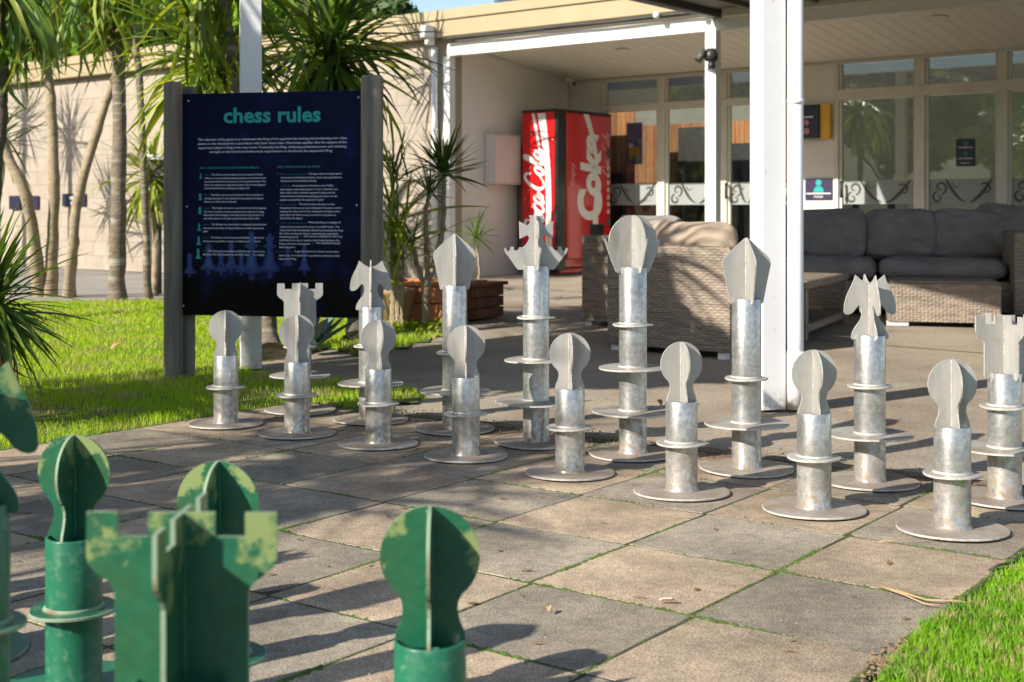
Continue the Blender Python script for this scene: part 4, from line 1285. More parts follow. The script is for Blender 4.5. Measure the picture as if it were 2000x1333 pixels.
add_text(q, 'chess rules', Matrix(), x, YS, z, width=x2 - x, height=z2 - z, bold=.028)
q.build('heading_lettering', M['teal'], sign)
def lines(items, mt, name, charw=None):
    q = MB()
    for (s, u, v, wpx, hpx) in items:
        x, z = sxz(u, v + 1.6); x2, _ = sxz(u + wpx, v)
        add_text(q, s, Matrix(), x, YS, z, width=(x2 - x), size=.0118 * hpx, bold=.006)
    # normalise heights is not needed: font size carries it
    return q.build(name, mt, sign)
hl = [(WORDS['head'][0], 387, 271.5, 291, 1.35), (WORDS['head'][1], 387.5, 279.5, 290, 1.35), (WORDS['head'][2], 388, 287.5, 289, 1.35), (WORDS['head'][3], 410, 295.5, 241, 1.35)]
lines(hl, M['print_text'], 'printed_text')
lines([('BASIC CHESS RULES FOR CHESS PIECE MOVEMENTS', 390.5, 326.5, 118, 1.1), ('BASIC CHESS RULES FOR ALL PIECES', 544, 326.5, 83, 1.1)], M['teal'], 'subheading_lettering')
left = [("Pawn:", 400.5, 339.9, 11, "The Pawn can normally move one square forward.", 414, 102), (0, 0, 346.6, 0, "When it is on its initial placement position on the board it can", 400.5, 121), (0, 0, 353.2, 0, "be moved either by one square or two squares forward. The", 400.5, 121),
        (0, 0, 359.8, 0, "Pawn can capture an opponent's piece only in the diagonal", 400, 120), (0, 0, 366.2, 0, "forward direction by moving up a single row.", 400, 90),
        ("Rook:", 400, 379.4, 10, "The Rook can move and capture in the horizontal or", 412.5, 104), (0, 0, 386, 0, "vertical direction. It can advance to any square as long as", 399.5, 117), (0, 0, 392.4, 0, "there is no obstruction in its path.", 399.5, 65),
        ("Knight:", 399.5, 405, 13, "The Knight can move in any direction by three squares.", 415, 108), (0, 0, 412, 0, "The only restriction is the movement has to take an 'L' shape.", 399, 120), (0, 0, 418.4, 0, "Movement of the Knight is not restricted by the presence of", 399, 118), (0, 0, 425, 0, "any other pieces on its path as per the basic chess rules.", 398.5, 111),
        ("Bishop:", 398, 437, 14, "The Bishop can move only in a diagonal direction from", 414, 109), (0, 0, 443.8, 0, "one end to the other as long as there is no other piece in its", 398, 119), (0, 0, 450.3, 0, "path.", 397.5, 10),
        ("Queen:", 397.5, 462.6, 13.5, "The Queen is the most powerful piece on the board", 413, 104), (0, 0, 469.5, 0, "and can be moved like a Rook or a Bishop on the board.", 397, 114),
        ("King:", 397, 489, 9, "The King can move freely in all horizontal squares in any", 408, 112), (0, 0, 495.4, 0, "direction. The only exception to the basic chess rule is castling.", 396.5, 122)]
right = [("1", 544.5, 340.7, 1.5, "", 0, 0), ("Move to an empty square:", 550.5, 340.7, 52, "Occupy only an empty square", 605, 63), (0, 0, 347.6, 0, "on the board following the basic chess rules applicable to", 550.5, 118), (0, 0, 354, 0, "that piece as described previously.", 550.5, 70),
         ("2", 543, 363.7, 2.5, "", 0, 0), ("Capturing:", 550, 363.7, 20, "An exception to the above rule if while", 573, 79), (0, 0, 370.5, 0, "capturing an opponent's piece. In such a situation, the", 549.5, 111), (0, 0, 377.3, 0, "basic chess rules is that the opponent's piece can be", 549.5, 106), (0, 0, 384, 0, "removed from the board by placing your piece on the", 549.5, 110), (0, 0, 391, 0, "square occupied by the opponent's piece.", 549.5, 85),
         ("3", 542.5, 400, 2.5, "", 0, 0), ("Pawn promotion:", 549.3, 400.2, 34, "The Pawn is the only piece on the", 586, 68), (0, 0, 407, 0, "chessboard that cannot move backward. However when it", 549, 120), (0, 0, 413.8, 0, "reaches the other end of the chessboard, the basic chess", 549, 116), (0, 0, 420.6, 0, "rules allow the Pawn to be promoted to any piece as", 549, 108), (0, 0, 427, 0, "desired by the player.", 549, 45),
         ("4", 542, 436, 2.5, "", 0, 0), ("Check and checkmate: a)", 549, 436.3, 52, "When the King is in danger of", 604, 62), (0, 0, 443.8, 0, "capture by any opponent's piece, it is called 'check'. The", 549, 115), (0, 0, 450.5, 0, "check has to be immediately cleared by protecting the King", 548.5, 122), (0, 0, 457, 0, "(by either moving the King or capturing the opponent's", 548.5, 113),
         ("b)", 586, 463.4, 6, "", 0, 0), (0, 0, 463.4, 0, "threatening piece).", 548, 37), (0, 0, 463.4, 0, "If no move is available for the King", 596, 73), (0, 0, 470, 0, "and there is no way to capture the threatening piece, the", 548, 116), (0, 0, 477, 0, "King is said to be 'checkmated'.", 548, 60), ("c)", 610, 477, 6, "", 0, 0), (0, 0, 477, 0, "The checkmated player", 619, 48), (0, 0, 483.6, 0, "loses the game.", 547.7, 31),
         ("5", 541.5, 492.5, 2.5, "", 0, 0), ("Drawn game:", 547.5, 492.5, 27, "A game is said to be 'drawn' as per basic", 577, 86), (0, 0, 499.8, 0, "chess rules, if no player is in a position to checkmate their", 547, 118), (0, 0, 506.5, 0, "opponent's King.", 547, 34)]
body = []; heads = []
for a, u, v, wp, s, u2, w2 in left + right:
    if a: heads.append((a, u, v, wp, 1.1))
    if s: body.append((s, u2, v, w2, 1.1))
lines(body, M['print_text'], 'printed_text')
lines(heads, M['teal_dim'], 'subheading_lettering')
# piece icons and the printed blue figures
def sil(prof, x, z, w, h):
    pts = [(x + r * w, z + t * h) for r, t in prof] + [(x - r * w, z + t * h) for r, t in prof[::-1]]
    return pts
PR = {
 'pawn': [(.5, 0), (.5, .12), (.28, .22), (.16, .5), (.26, .58), (.12, .62), (.22, .75), (.2, .92), (.06, 1)],
 'rook': [(.5, 0), (.5, .12), (.34, .2), (.26, .7), (.4, .76), (.4, 1), (.24, 1), (.24, .9), (.06, .9)],
 'knight': [(.5, 0), (.5, .12), (.36, .22), (.26, .5), (.4, .7), (.36, .86), (.12, 1)],
 'bishop': [(.5, 0), (.5, .1), (.3, .2), (.14, .55), (.28, .6), (.14, .66), (.24, .78), (.12, .92), (.03, 1)],
 'queen': [(.5, 0), (.5, .1), (.34, .18), (.3, .24), (.14, .6), (.32, .64), (.34, .69), (.15, .72), (.26, .9), (.1, .93), (.08, 1)],
 'king': [(.5, 0), (.5, .1), (.34, .18), (.3, .24), (.13, .58), (.34, .62), (.36, .67), (.16, .70), (.28, .88), (.08, .9), (.16, .95), (.04, 1)]}
q = MB()
for kind, u, v, hp in (('pawn', 392.5, 347, 10), ('rook', 391.5, 389, 13), ('knight', 391, 416, 14), ('bishop', 389.5, 449, 15.5), ('queen', 388.5, 476.5, 17), ('king', 387.5, 503.5, 20)):
    x, z = sxz(u, v); _, zt_ = sxz(u, v - hp)
    q.plate([(a, b) for a, b in sil(PR[kind], x, z, (zt_ - z) * .55, zt_ - z)], .0006, Matrix.Translation((0, YS, 0)))
q.build('piece_icon', M['teal'], sign)
for kind, u, v, hp, wp, mk in (('king', 493, 532, 92, 36, 'blue_fig'), ('queen', 529, 530, 84, 34, 'blue_fig'), ('pawn', 370, 532, 46, 24, 'blue_fig'), ('pawn', 408, 525, 58, 30, 'blue_fig'), ('bishop', 433, 529, 50, 24, 'blue_fig'), ('bishop', 453, 524, 62, 26, 'blue_fig'),
                               ('pawn', 473, 531, 50, 22, 'blue_fig'), ('bishop', 596, 530, 60, 22, 'blue_fig'), ('pawn', 564, 520, 42, 18, 'blue_dim')):
    hp *= .86; wp *= .8; v -= 1
    x, z = sxz(u, v); _, zt_ = sxz(u, v - hp); x2, _ = sxz(u + wp, v)
    for li, (ws, hs, cm) in enumerate(((1.35, 1.03, 'blue_dim'), (1.05, 1.0, 'blue_mid'), (.62, .95, 'blue_fig' if mk == 'blue_fig' else 'blue_mid'))):
        q = MB(); q.plate(sil(PR[kind], x, z - .004 * (1.0 - li * .5), (x2 - x) * ws, (zt_ - z) * hs), .0003, Matrix.Translation((0, YS + .0014 - .0003 * li - .00001 * hp, 0)))
        q.build('printed_figure', M[cm], sign)
    if mk == 'blue_fig':
        q = MB(); q.plate([(a, 2 * z - b) for a, b in sil(PR[kind], x, z, (x2 - x) * .8, (zt_ - z) * .22)][::-1], .0003, Matrix.Translation((0, YS + .0014, 0)))
        q.build('printed_reflection', M['blue_dim'], sign)
for u, v in ((368, 195), (700, 192), (365, 401), (697, 404), (358, 595), (701, 604)):
    x, z = sxz(u, v)
    q = MB(); q.lathe([(.0055, 0), (.005, .003), (.001, .004)], 12, (x, YS, z), axis=(0, -1, 0)); q.build('screw', M['screw'], sign)

# ------------------------------------------------------------ chess pieces
def disc(r, z, th=.006, n=48, warp=0.0, seed=0):
    mb = MB(); rr = random.Random(seed)
    a0 = rr.uniform(0, 6)
    vs = []
    for rad, zz in ((r - .0015, z - th / 2), (r, z - th / 2 + .001), (r, z + th / 2 - .001), (r - .0015, z + th / 2)):
        for k in range(n):
            a = 2 * math.pi * k / n
            vs.append((rad * math.cos(a), rad * math.sin(a), zz + warp * math.sin(2 * a + a0)))
    fs = [(j * n + k, j * n + (k + 1) % n, (j + 1) * n + (k + 1) % n, (j + 1) * n + k) for j in range(3) for k in range(n)]
    mb.add(vs, fs, 1)
    c0 = len(mb.v)
    mb.v += [(0, 0, z - th / 2), (0, 0, z + th / 2)]
    for k in range(n):
        mb.f += [(k, c0, (k + 1) % n), (3 * n + k, 3 * n + (k + 1) % n, c0 + 1)]
        mb.m += [0, 0]; mb.sm += [False, False]
    return mb
def arc(cx, cz, r, a0, a1, n=14):
    return [(cx + r * math.cos(R(a0 + (a1 - a0) * k / n)), cz + r * math.sin(R(a0 + (a1 - a0) * k / n))) for k in range(n + 1)]
H_PAWN = [(.045, .262), (.043, .272), (.0375, .285), (.0345, .298), (.0355, .310), (.041, .320)] + arc(0, .367, .063, -42, 90, 16)
H_ROOK = [(.0, .33), (.046, .33), (.046, .354), (.046, .344), (.052, .337), (.060, .338), (.064, .346), (.064, .438), (.070, .447), (.082, .455), (.0895, .464), (.091, .47), (.091, .513), (.061, .513), (.061, .490), (.032, .490), (.032, .513), (0, .513)]
H_KNIGHT = [(0, .42), (.040, .42), (.044, .437), (.046, .424), (.0545, .424), (.0575, .430), (.054, .446), (.047, .458), (.040, .468), (.031, .480), (.026, .493), (.026, .510), (.029, .523), (.035, .524), (.042, .517), (.050, .506), (.058, .500), (.068, .497), (.076, .499), (.0795, .506), (.078, .528), (.073, .548), (.066, .565), (.056, .584), (.049, .600), (.0445, .614), (.036, .607), (.024, .597), (.008, .590), (0, .588)]
H_BISHOP = [(0, .51), (.042, .51), (.042, .531), (.046, .518), (.051, .514), (.0545, .519), (.065, .572), (.076, .622), (.079, .636), (.0785, .648), (.073, .658), (.050, .680), (.025, .702), (.006, .718), (0, .720)]
H_QUEEN = [(0, .595), (.044, .595), (.044, .618), (.047, .603), (.055, .599), (.0615, .603), (.075, .632), (.092, .675), (.1045, .711), (.101, .7125), (.094, .702), (.087, .6955)] + arc(0, .701, .0885, 2, 90, 14)
H_KING = [(0, .60), (.043, .60), (.043, .614), (.044, .601), (.062, .600), (.069, .606), (.088, .634), (.108, .660), (.112, .672), (.106, .676), (.0985, .662), (.090, .669), (.0895, .679), (.078, .680), (.0775, .668), (.068, .666), (.060, .672), (.0585, .678), (.048, .678), (.038, .684), (.028, .699), (.0235, .710), (.030, .720), (.0575, .707), (.0595, .768), (.031, .753), (.0225, .760), (.018, .772), (.025, .788), (0, .7885)]
SPEC = {
 'pawn': dict(tube=.262, rings=((.141, .0715),), base=.137, head=H_PAWN, name='chess_pawn'),
 'rook': dict(tube=.354, rings=((.259, .0665), (.143, .122)), base=.143, head=H_ROOK, name='chess_rook'),
 'knight': dict(tube=.4377, rings=((.286, .0655), (.143, .126)), base=.143, head=H_KNIGHT, name='chess_knight'),
 'bishop': dict(tube=.531, rings=((.283, .0665), (.143, .130)), base=.146, head=H_BISHOP, name='chess_bishop'),
 'queen': dict(tube=.618, rings=((.428, .0665), (.286, .112), (.143, .136)), base=.145, head=H_QUEEN, name='chess_queen'),
 'king': dict(tube=.614, rings=((.4346, .0665), (.287, .110), (.145, .142)), base=.145, head=H_KING, name='chess_king')}
TR = .0455
proto = {}
def piece_proto(kind, green):
    s = SPEC[kind]
    mt, mp, mbs, me_ = (M['gtube'], M['green'], M['gtube'], M['gedge']) if green else (M['tube'], M['plate'], M['base'], M['edge'])
    t = thing(s['name'], '', 'chess piece', (0, 0, 0))
    disc(s['base'], .005, .006, warp=.0015, seed=len(proto)).build('base_plate', [mbs, me_], t)
    mb = MB()
    mb.lathe([(TR + .006, .006), (TR + .003, .010), (TR, .016), (TR, s['tube'] * .5), (TR, s['tube'] - .002), (TR - .001, s['tube']), (TR - .005, s['tube']), (TR - .005, s['tube'] - .05)], 40, caps=False)
    mb.add([((TR - .005) * math.cos(6.283 * k / 24), (TR - .005) * math.sin(6.283 * k / 24), s['tube'] - .045) for k in range(24)], [tuple(range(24))])
    mb.build('tube', mt, t)
    for k, (z, r) in enumerate(s['rings']):
        mb = disc(r, z, .006, seed=k + 5, warp=.0012)
        mb.lathe([(TR + .0002, z + .003), (TR + .005, z + .0032), (TR + .0002, z + .009)], 32, caps=False, m=1)
        mb.build('ring', [mp if r < .1 else mbs, me_], t)
    pr = s['head']
    if pr[0][0] > 0: pr = [(0, pr[0][1] - .01), (pr[0][0] - .004, pr[0][1] - .01)] + pr
    core = [p for p in pr if p[0] > 0]
    full = [(-x, z) for x, z in core[::-1]] + core
    if pr[-1][0] == 0: full = full[:] + [pr[-1]]
    # order: start bottom left going right over bottom is implicit; outline = right side upward then left side downward
    outline = core + ([pr[-1]] if pr[-1][0] == 0 else []) + [(-x, z) for x, z in core[::-1]]
    zt_ = pr[-1][1]
    for a in (0, math.pi / 2):
        if a == 0:
            MB().plate(outline, .0045, Matrix(), 0, 1).build('head_plate', [mp, me_], t)
        else:
            # second plate built as two wings butting against the first
            for sg in (1, -1):
                w = [(.0024, core[0][1])] + core + [(.0024, zt_)]
                w = [(p[0] * sg, p[1]) for p in w]
                if sg < 0: w = w[::-1]
                MB().plate(w, .0045, Matrix.Rotation(a, 4, 'Z'), 0, 1).build('head_wing', [mp, me_], t)
    # weld beads where the plates cross
    mb = MB()
    rr = random.Random(3)
    for sx in (-1, 1):
        for sy in (-1, 1):
            n = 26
            z0 = s['tube'] - .005; z1 = zt_ - .004
            pts = [(sx * .0034, sy * .0034, z0 + (z1 - z0) * k / n) for k in range(n + 1)]
            mb.tube(pts, [rr.uniform(.0012, .0023) for _ in pts], 5)
    mb.build('weld_bead', M['gtube'] if green else M['weld'], t)
    return t
def put_piece(kind, green, x, y, wing_deg, label, group):
    key = (kind, green)
    rz = R(wing_deg + 90)
    z = .001
    if key not in proto:
        t = piece_proto(kind, green)
        proto[key] = t
        t.location = (x, y, z); t.rotation_euler = (0, 0, rz)
        t['label'] = label
    else:
        t = copy_tree(proto[key], (x, y, z), rz, label)
    t['group'] = group
    return t
gp = 'silver pawns in the front row'
pw = [((441, 830), -80, 'silver pawn, leftmost of the front row, in front of the left timber post'), ((580, 849), -78, 'silver pawn in front of the leftmost silver rook, below the rules board'),
      ((739, 869), -70, 'silver pawn standing in front of the left silver knight'), ((910, 893), -88, 'silver pawn in front of the left silver bishop with pointed head'),
      ((1113, 926), -86, 'silver pawn right in front of the silver king with the cross'), ((1331, 963), -76, 'silver pawn between the silver queen and the right silver bishop'),
      ((1590, 997), -83, 'silver pawn standing before the white drainpipe and the right silver knight'), ((1860, 1036), -87, 'silver pawn, nearest and rightmost of the front row, beside the right rook')]
for (u, v), a, lab in pw:
    p = G(u, v); put_piece('pawn', False, p.x, p.y, a, lab, gp)
gb = 'silver pieces in the back row'
for kind, u, v, a, lab in (('rook', 586, 803, -82, 'silver rook with notched head below the rules board'), ('knight', 724, 822, -84, 'silver knight under the right timber post of the rules board'),
                           ('bishop', 888, 840, -85, 'silver bishop with pointed head before the terracotta planter'), ('king', 1047, 866, -83, 'tall silver king topped with a cross in front of the drinks machine'),
                           ('queen', 1236, 889, -68, 'tall silver queen with a round crowned head in front of the wicker armchair'), ('bishop', 1458, 918, -79, 'silver bishop with pointed head just left of the thick white post'),
                           ('knight', 1699, 944, -84, 'silver knight with eared head in front of the ottoman'), ('rook', 1962, 977, -76, 'silver rook with notched head at the right edge')):
    p = G(u, v); put_piece(kind, False, p.x, p.y, a, lab, gb)
gg = 'green pieces in the near rows'
for kind, x, y, a, lab in (('pawn', -.727, 2.21, -98, 'chipped green pawn at left, nearest to the lawn shadow'), ('pawn', -.436, 1.975, -98, 'green pawn with faded head half hidden behind the green rook'),
                           ('pawn', -.103, 1.675, -89, 'green pawn alone at the bottom centre'), ('rook', -.315, 1.27, -91, 'large blurred green rook with notched head at the bottom left'),
                           ('knight', -.672, 1.655, -80, 'green knight cut off by the left edge of the picture'),
                           ('pawn', *B(.5, -4.5).xy, -90, 'green pawn standing left of the picture edge, next to the chipped one'), ('pawn', *B(-.5, -4.5).xy, -85, 'green pawn in the middle of its row, left of the picture'),
                           ('pawn', *B(-1.5, -4.5).xy, -95, 'green pawn third from the lawn side, outside the picture'), ('pawn', *B(-2.5, -4.5).xy, -88, 'green pawn second from the lawn side, outside the picture'),
                           ('pawn', *B(-3.5, -4.5).xy, -92, 'green pawn closest to the lawn, outside the picture'), ('bishop', *B(1.5, -5.5).xy, -90, 'green bishop beside the green knight, outside the picture'),
                           ('king', *B(-.5, -5.5).xy, -90, 'green king with cross, outside the picture'), ('queen', *B(.5, -5.5).xy, -90, 'green queen with crowned head, outside the picture')):
    put_piece(kind, True, x, y, a, lab, gg)

# ------------------------------------------------------------ plants
def leaf_mesh(name, L, w, droop, fold, mt, seg=7, twist=0.0):
    mb = MB(); vs = []
    for k in range(seg + 1):
        t = k / seg
        a = -droop * t ** 1.3
        # integrate a curve bending downwards
        if k == 0: x, z = 0.0, 0.0
        else:
            x += L / seg * math.cos(a); z += L / seg * math.sin(a)
        ww = w * (.55 + .9 * t) if t < .4 else w * .91 * (1 - ((t - .4) / .6) ** 1.8)
        tw = twist * t
        dy, dz = ww / 2 * math.cos(tw), ww / 2 * math.sin(tw)
        vs += [(x, -dy, z + fold * ww - dz), (x, 0, z), (x, dy, z + fold * ww + dz)]
    fs = []
    for k in range(seg):
        a = 3 * k
        fs += [(a, a + 3, a + 4, a + 1), (a + 1, a + 4, a + 5, a + 2)]
    mb.add(vs, fs, 0, True)
    return mb.mesh(name, mt)
def leafset(tagn, L, w, droops, mt, n=2):
    return [leaf_mesh('leaf', L * rnd.uniform(.85, 1.1), w * rnd.uniform(.85, 1.2), d, .18, mt, twist=rnd.uniform(-.6, .6)) for d in droops for _ in range(n)]
def crown(parent, c, n, sets, el=(-70, 85), az=(0, 360), smin=.75, smax=1.1, spread=.03, bias=1.0):
    base = parent.location
    for k in range(n):
        e = el[0] + (el[1] - el[0]) * rnd.random() ** bias
        a = R(rnd.uniform(*az))
        me = rnd.choice(sets)
        off = Vector((rnd.gauss(0, spread), rnd.gauss(0, spread), rnd.uniform(-spread * 3, spread)))
        place('leaf', me, parent, loc=Vector(c) - base + off, rot=(rnd.uniform(-.5, .5), -R(e), a), scale=rnd.uniform(smin, smax))
def trunk(parent, pts, r0, r1, mt, name='trunk', wob=.012):
    base = parent.location
    P_ = []
    n = 34
    pts = [Vector(p) for p in pts]
    for k in range(n + 1):
        t = k / n * (len(pts) - 1); i = min(int(t), len(pts) - 2); f_ = t - i
        # catmull-rom
        p0 = pts[max(i - 1, 0)]; p1 = pts[i]; p2 = pts[i + 1]; p3 = pts[min(i + 2, len(pts) - 1)]
        P_.append(.5 * ((2 * p1) + (p2 - p0) * f_ + (2 * p0 - 5 * p1 + 4 * p2 - p3) * f_ ** 2 + (3 * p1 - p0 - 3 * p2 + p3) * f_ ** 3) - base + Vector((rnd.gauss(0, wob * .25), rnd.gauss(0, wob * .25), 0)))
    rad = [(r0 + (r1 - r0) * k / n) * (1 + .10 * rnd.uniform(-1, 1)) * (1 + .5 * math.exp(-k / 1.6)) for k in range(n + 1)]
    q = MB(); q.tube(P_, rad, 12); return q.build(name, mt, parent)

DR = (.5, .95, 1.5)
S_d = leafset('d', .78, .044, DR, M['leaf_d']); S_m = leafset('m', .78, .042, DR, M['leaf_m']); S_y = leafset('y', .80, .042, DR, M['leaf_y']); S_dry = leafset('x', .5, .026, (1.2, 1.9), M['leaf_dry'])
S_hang = leafset('h', 1.15, .055, (1.2, 1.7), M['leaf_m']) + leafset('h', 1.1, .055, (1.4,), M['leaf_d'], 1) + leafset('h', 1.1, .055, (1.5,), M['leaf_y'], 1)
S_str = leafset('r', .72, .04, (.15, .4), M['leaf_d'])
S_yuc = leafset('u', .40, .020, (.35, .7), M['leaf_d']) + leafset('u', .40, .020, (.5,), M['leaf_m'])
S_sp = leafset('s', .30, .017, (.12, .35), M['leaf_d'])
S_ss = leafset('s', .20, .011, (.2, .6), M['leaf_m'])

# palms between the lawn and the wall
def palm(name, label, cat, base_uv, pts_uvz, r0, r1, mt, cr, group=None):
    b = G(*base_uv); b.z = 0
    t = thing(name, label, cat, b, 0, group)
    trunk(t, [b - Vector((0, 0, .05))] + [P(*q) for q in pts_uvz], r0, r1, mt)
    for c, n, sets, el, kw in cr:
        crown(t, c, n, sets, el, **kw)
    return t
gpalm = 'cabbage trees in front of the block wall'
palm('cabbage_tree', 'thick grey trunked palm standing on the lawn left of the rules board', 'palm tree', (228, 585), [(231, 400, 12.2), (233, 180, 12.3), (222, -40, 12.3), (215, -120, 12.3)], .074, .052, M['bark'],
     [(P(218, -55, 12.3), 80, S_hang, (-85, 60), dict(spread=.05))], gpalm)
palm('cabbage_tree', 'palm with a straight pale trunk, middle of the three trunks before the block wall', 'palm tree', (98, 577), [(105, 400, 12.6), (102, 230, 12.6), (85, 80, 12.7), (80, -70, 12.7)], .058, .038, M['bark_l'],
     [(P(80, -40, 12.7), 80, S_hang, (-85, 50), dict(spread=.05))], gpalm)
palm('cabbage_tree', 'palm whose pale trunk leans right away from its foot at the lawn edge', 'palm tree', (134, 578), [(142, 480, 12.4), (152, 390, 12.4), (190, 255, 12.4), (222, 160, 12.4), (262, 60, 12.3), (255, -60, 12.3)], .052, .03, M['bark_l'],
     [(P(255, -75, 12.3), 50, S_hang, (-85, 60), dict(spread=.05))], gpalm)
palm('cabbage_tree', 'palm with a curved pale trunk leaning in from the far left', 'palm tree', (80, 577), [(55, 400, 12.5), (10, 290, 12.5), (-20, 160, 12.5), (-25, -40, 12.5)], .06, .04, M['bark_l'],
     [(P(-25, -30, 12.5), 80, S_hang, (-85, 50), dict(spread=.05))], gpalm)
palm('cabbage_tree', 'dark trunked palm cut by the left edge of the picture', 'palm tree', (-20, 640), [(-15, 450, 10), (2, 250, 10), (8, 60, 10), (10, -60, 10)], .05, .036, M['bark_d'],
     [(P(10, -50, 10), 80, S_hang, (-85, 40), dict(spread=.05))], gpalm)
for _o in [o for o in scene.collection.objects if o.type == 'EMPTY' and o.get('group') == gpalm]:
    top_ = {'thick': (218, -40, 12.3), 'straight': (80, -30, 12.7)}
    for key_, q_ in top_.items():
        if key_ in _o['label']: crown(_o, P(*q_), 26, S_dry, (-89, -40), smin=1.0, smax=1.7, spread=.06)
# young thin trunk right of the thick one
palm('cabbage_tree', 'slim dark branched palm between the thick trunk and the rules board', 'palm tree', (290, 585), [(282, 360, 12.0), (272, 150, 12.0), (255, 0, 12.0), (250, -90, 12)], .035, .025, M['bark'],
     [(P(250, -100, 12), 60, S_hang, (-85, 60), dict(spread=.05))], gpalm)
# low young palm by the wall, yellow green
b = G(300, 575)
t = thing('young_palm', 'small yellow green palm just left of the rules board', 'palm tree', b, 0)
trunk(t, [b, P(305, 480, b.y), P(300, 360, b.y)], .04, .03, M['bark_l'])
crown(t, P(298, 345, b.y), 120, S_y, (-50, 80), smin=.6, smax=.95)
# big yellow-green crown left of white post
b = G(527, 700)
t = thing('cabbage_tree', 'palm with dark leaning trunk and yellow green crown behind the left of the rules board', 'palm tree', b, 0, gpalm)
trunk(t, [b, P(505, 560, 7.7), P(478, 320, 7.75), (P(462, 170, 7.75)), P(440, 60, 7.75), P(425, -60, 7.7)], .068, .043, M['bark'])
crown(t, P(415, 105, 8.0), 190, S_y + S_y + S_m, (-75, 60), smin=.65, smax=1.1, spread=.06)
crown(t, P(425, -70, 7.7), 70, S_y + S_m, (-80, 60), smin=.8, smax=1.15, spread=.05)
# dark crown between the white post and the right timber post
b = G(696, 668)
t = thing('cabbage_tree', 'palm with a dark green spiky crown behind the right half of the rules board', 'palm tree', b, 0, gpalm)
trunk(t, [b, P(690, 520, 8.5), P(660, 300, 8.5), P(642, 110, 8.5)], .06, .04, M['bark_d'])
crown(t, P(640, 95, 8.5), 250, S_d * 3 + S_m + S_y, (-75, 88), smin=.75, smax=1.12, spread=.05)
crown(t, P(640, 140, 8.5), 36, S_dry, (-88, -30), smin=.7, smax=1.0, spread=.04)

# spiky dracaenas with pale stems in front of the planter
b = G(832, 638)
t = thing('dracaena', 'pale stemmed dracaena with a round spiky dark crown beside the porch corner', 'plant', b, 0)
trunk(t, [b, P(835, 560, b.y), P(862, 460, b.y), P(868, 345, b.y)], .028, .013, M['bark_l'], 'stem')
trunk(t, [P(834, 575, b.y), P(812, 505, b.y), P(806, 470, b.y)], .02, .014, M['bark_l'], 'stem')
trunk(t, [P(836, 560, b.y), P(832, 430, b.y), P(838, 380, b.y)], .02, .012, M['bark_l'], 'stem')
crown(t, P(868, 335, b.y), 90, S_sp, (-25, 88), smin=.85, smax=1.25, spread=.012)
crown(t, P(806, 465, b.y), 40, S_ss, (-20, 85), smin=.9, smax=1.4, spread=.01)
crown(t, P(838, 375, b.y), 36, S_sp, (-20, 85), smin=.5, smax=.8, spread=.012)
b = G(934, 590)
t = thing('dracaena', 'small thin dracaena against the white porch side wall', 'plant', b, 0)
trunk(t, [b, P(936, 520, b.y), P(930, 468, b.y)], .012, .008, M['bark_l'], 'stem')
crown(t, P(930, 462, b.y), 44, S_ss, (-30, 88), smin=1.0, smax=1.5, spread=.01)
# leafy cane plant right of the timber post
b = G(775, 640)
t = thing('cane_plant', 'tall leafy green cane plant just right of the right timber post', 'plant', b, 0)
for (du, dv, top) in ((0, 0, 330), (-14, 0, 400), (16, 0, 420), (6, 0, 480), (-8, 0, 300)):
    trunk(t, [b + Vector((du * .002, 0, 0)), P(775 + du * .7, 520, b.y), P(775 + du, top, b.y)], .014, .008, M['bark_l'], 'stem')
    for zz in range(top, 560, 42):
        crown(t, P(775 + du + (zz - top) * .0, zz, b.y), 9, S_ss + S_y[:1], (-10, 80), smin=.5, smax=1.0, spread=.02)
crown(t, P(770, 330, b.y), 24, S_sp, (0, 85), smin=.8, smax=1.1)
crown(t, P(765, 420, b.y), 24, S_y, (-50, 60), smin=.3, smax=.5)
# yucca reaching in from the left
yb = P(-22, 585, 5.0)
t = thing('yucca', 'sharp leaved yucca reaching in from the left edge above the lawn', 'plant', (yb.x, yb.y, 0), 0)
trunk(t, [(yb.x, yb.y, 0), (yb.x, yb.y, yb.z)], .06, .05, M['bark_d'])
crown(t, yb, 210, S_yuc, (-60, 88), smin=.75, smax=1.15, spread=.02)
crown(t, yb - Vector((0, 0, .04)), 50, S_dry, (-88, -40), smin=.5, smax=.8, spread=.03)
# blue-green agave under the rules board
b = G(612, 690)
t = thing('agave', 'blue green broad leaved agave under the rules board', 'plant', b, 0)
S_ag = [leaf_mesh('leaf', .34, .085, d, .3, M['leaf_b']) for d in (-.2, .1, .5)]
for k in range(15):
    e = rnd.uniform(25, 82)
    place('leaf', rnd.choice(S_ag), t, loc=(rnd.gauss(0, .015), rnd.gauss(0, .015), .02), rot=(0, -R(e), R(k * 137.5)), scale=rnd.uniform(.8, 1.1))

# planters
def plank_planter(name, label, cat, loc, rot, w, d, h, mt, slats, top_over):
    t = thing(name, label, cat, loc, rot)
    me_f = MB().box((0, 0, 0), (w, .022, h / slats - .006), bev=.003).mesh('plank', mt)
    me_s = MB().box((0, 0, 0), (.022, d - .05, h / slats - .006), bev=.003).mesh('plank', mt)
    for k in range(slats):
        z = h * (k + .5) / slats
        place('plank', me_f, t, loc=(0, -d / 2, z)); place('plank', me_f, t, loc=(0, d / 2, z))
        place('plank', me_s, t, loc=(-w / 2 + .011, 0, z)); place('plank', me_s, t, loc=(w / 2 - .011, 0, z))
    for sx, sy, ww, dd in ((0, -d / 2, w + top_over, .07), (0, d / 2, w + top_over, .07), (-w / 2, 0, .07, d - .075), (w / 2, 0, .07, d - .075)):
        q = MB(); q.box((sx, sy, h + .013), (ww, dd, .025), bev=.004); q.build('rim', mt, t)
    q = MB(); q.box((0, 0, h - .05), (w - .05, d - .05, .04)); q.build('soil_fill', M['soil'], t)
    return t
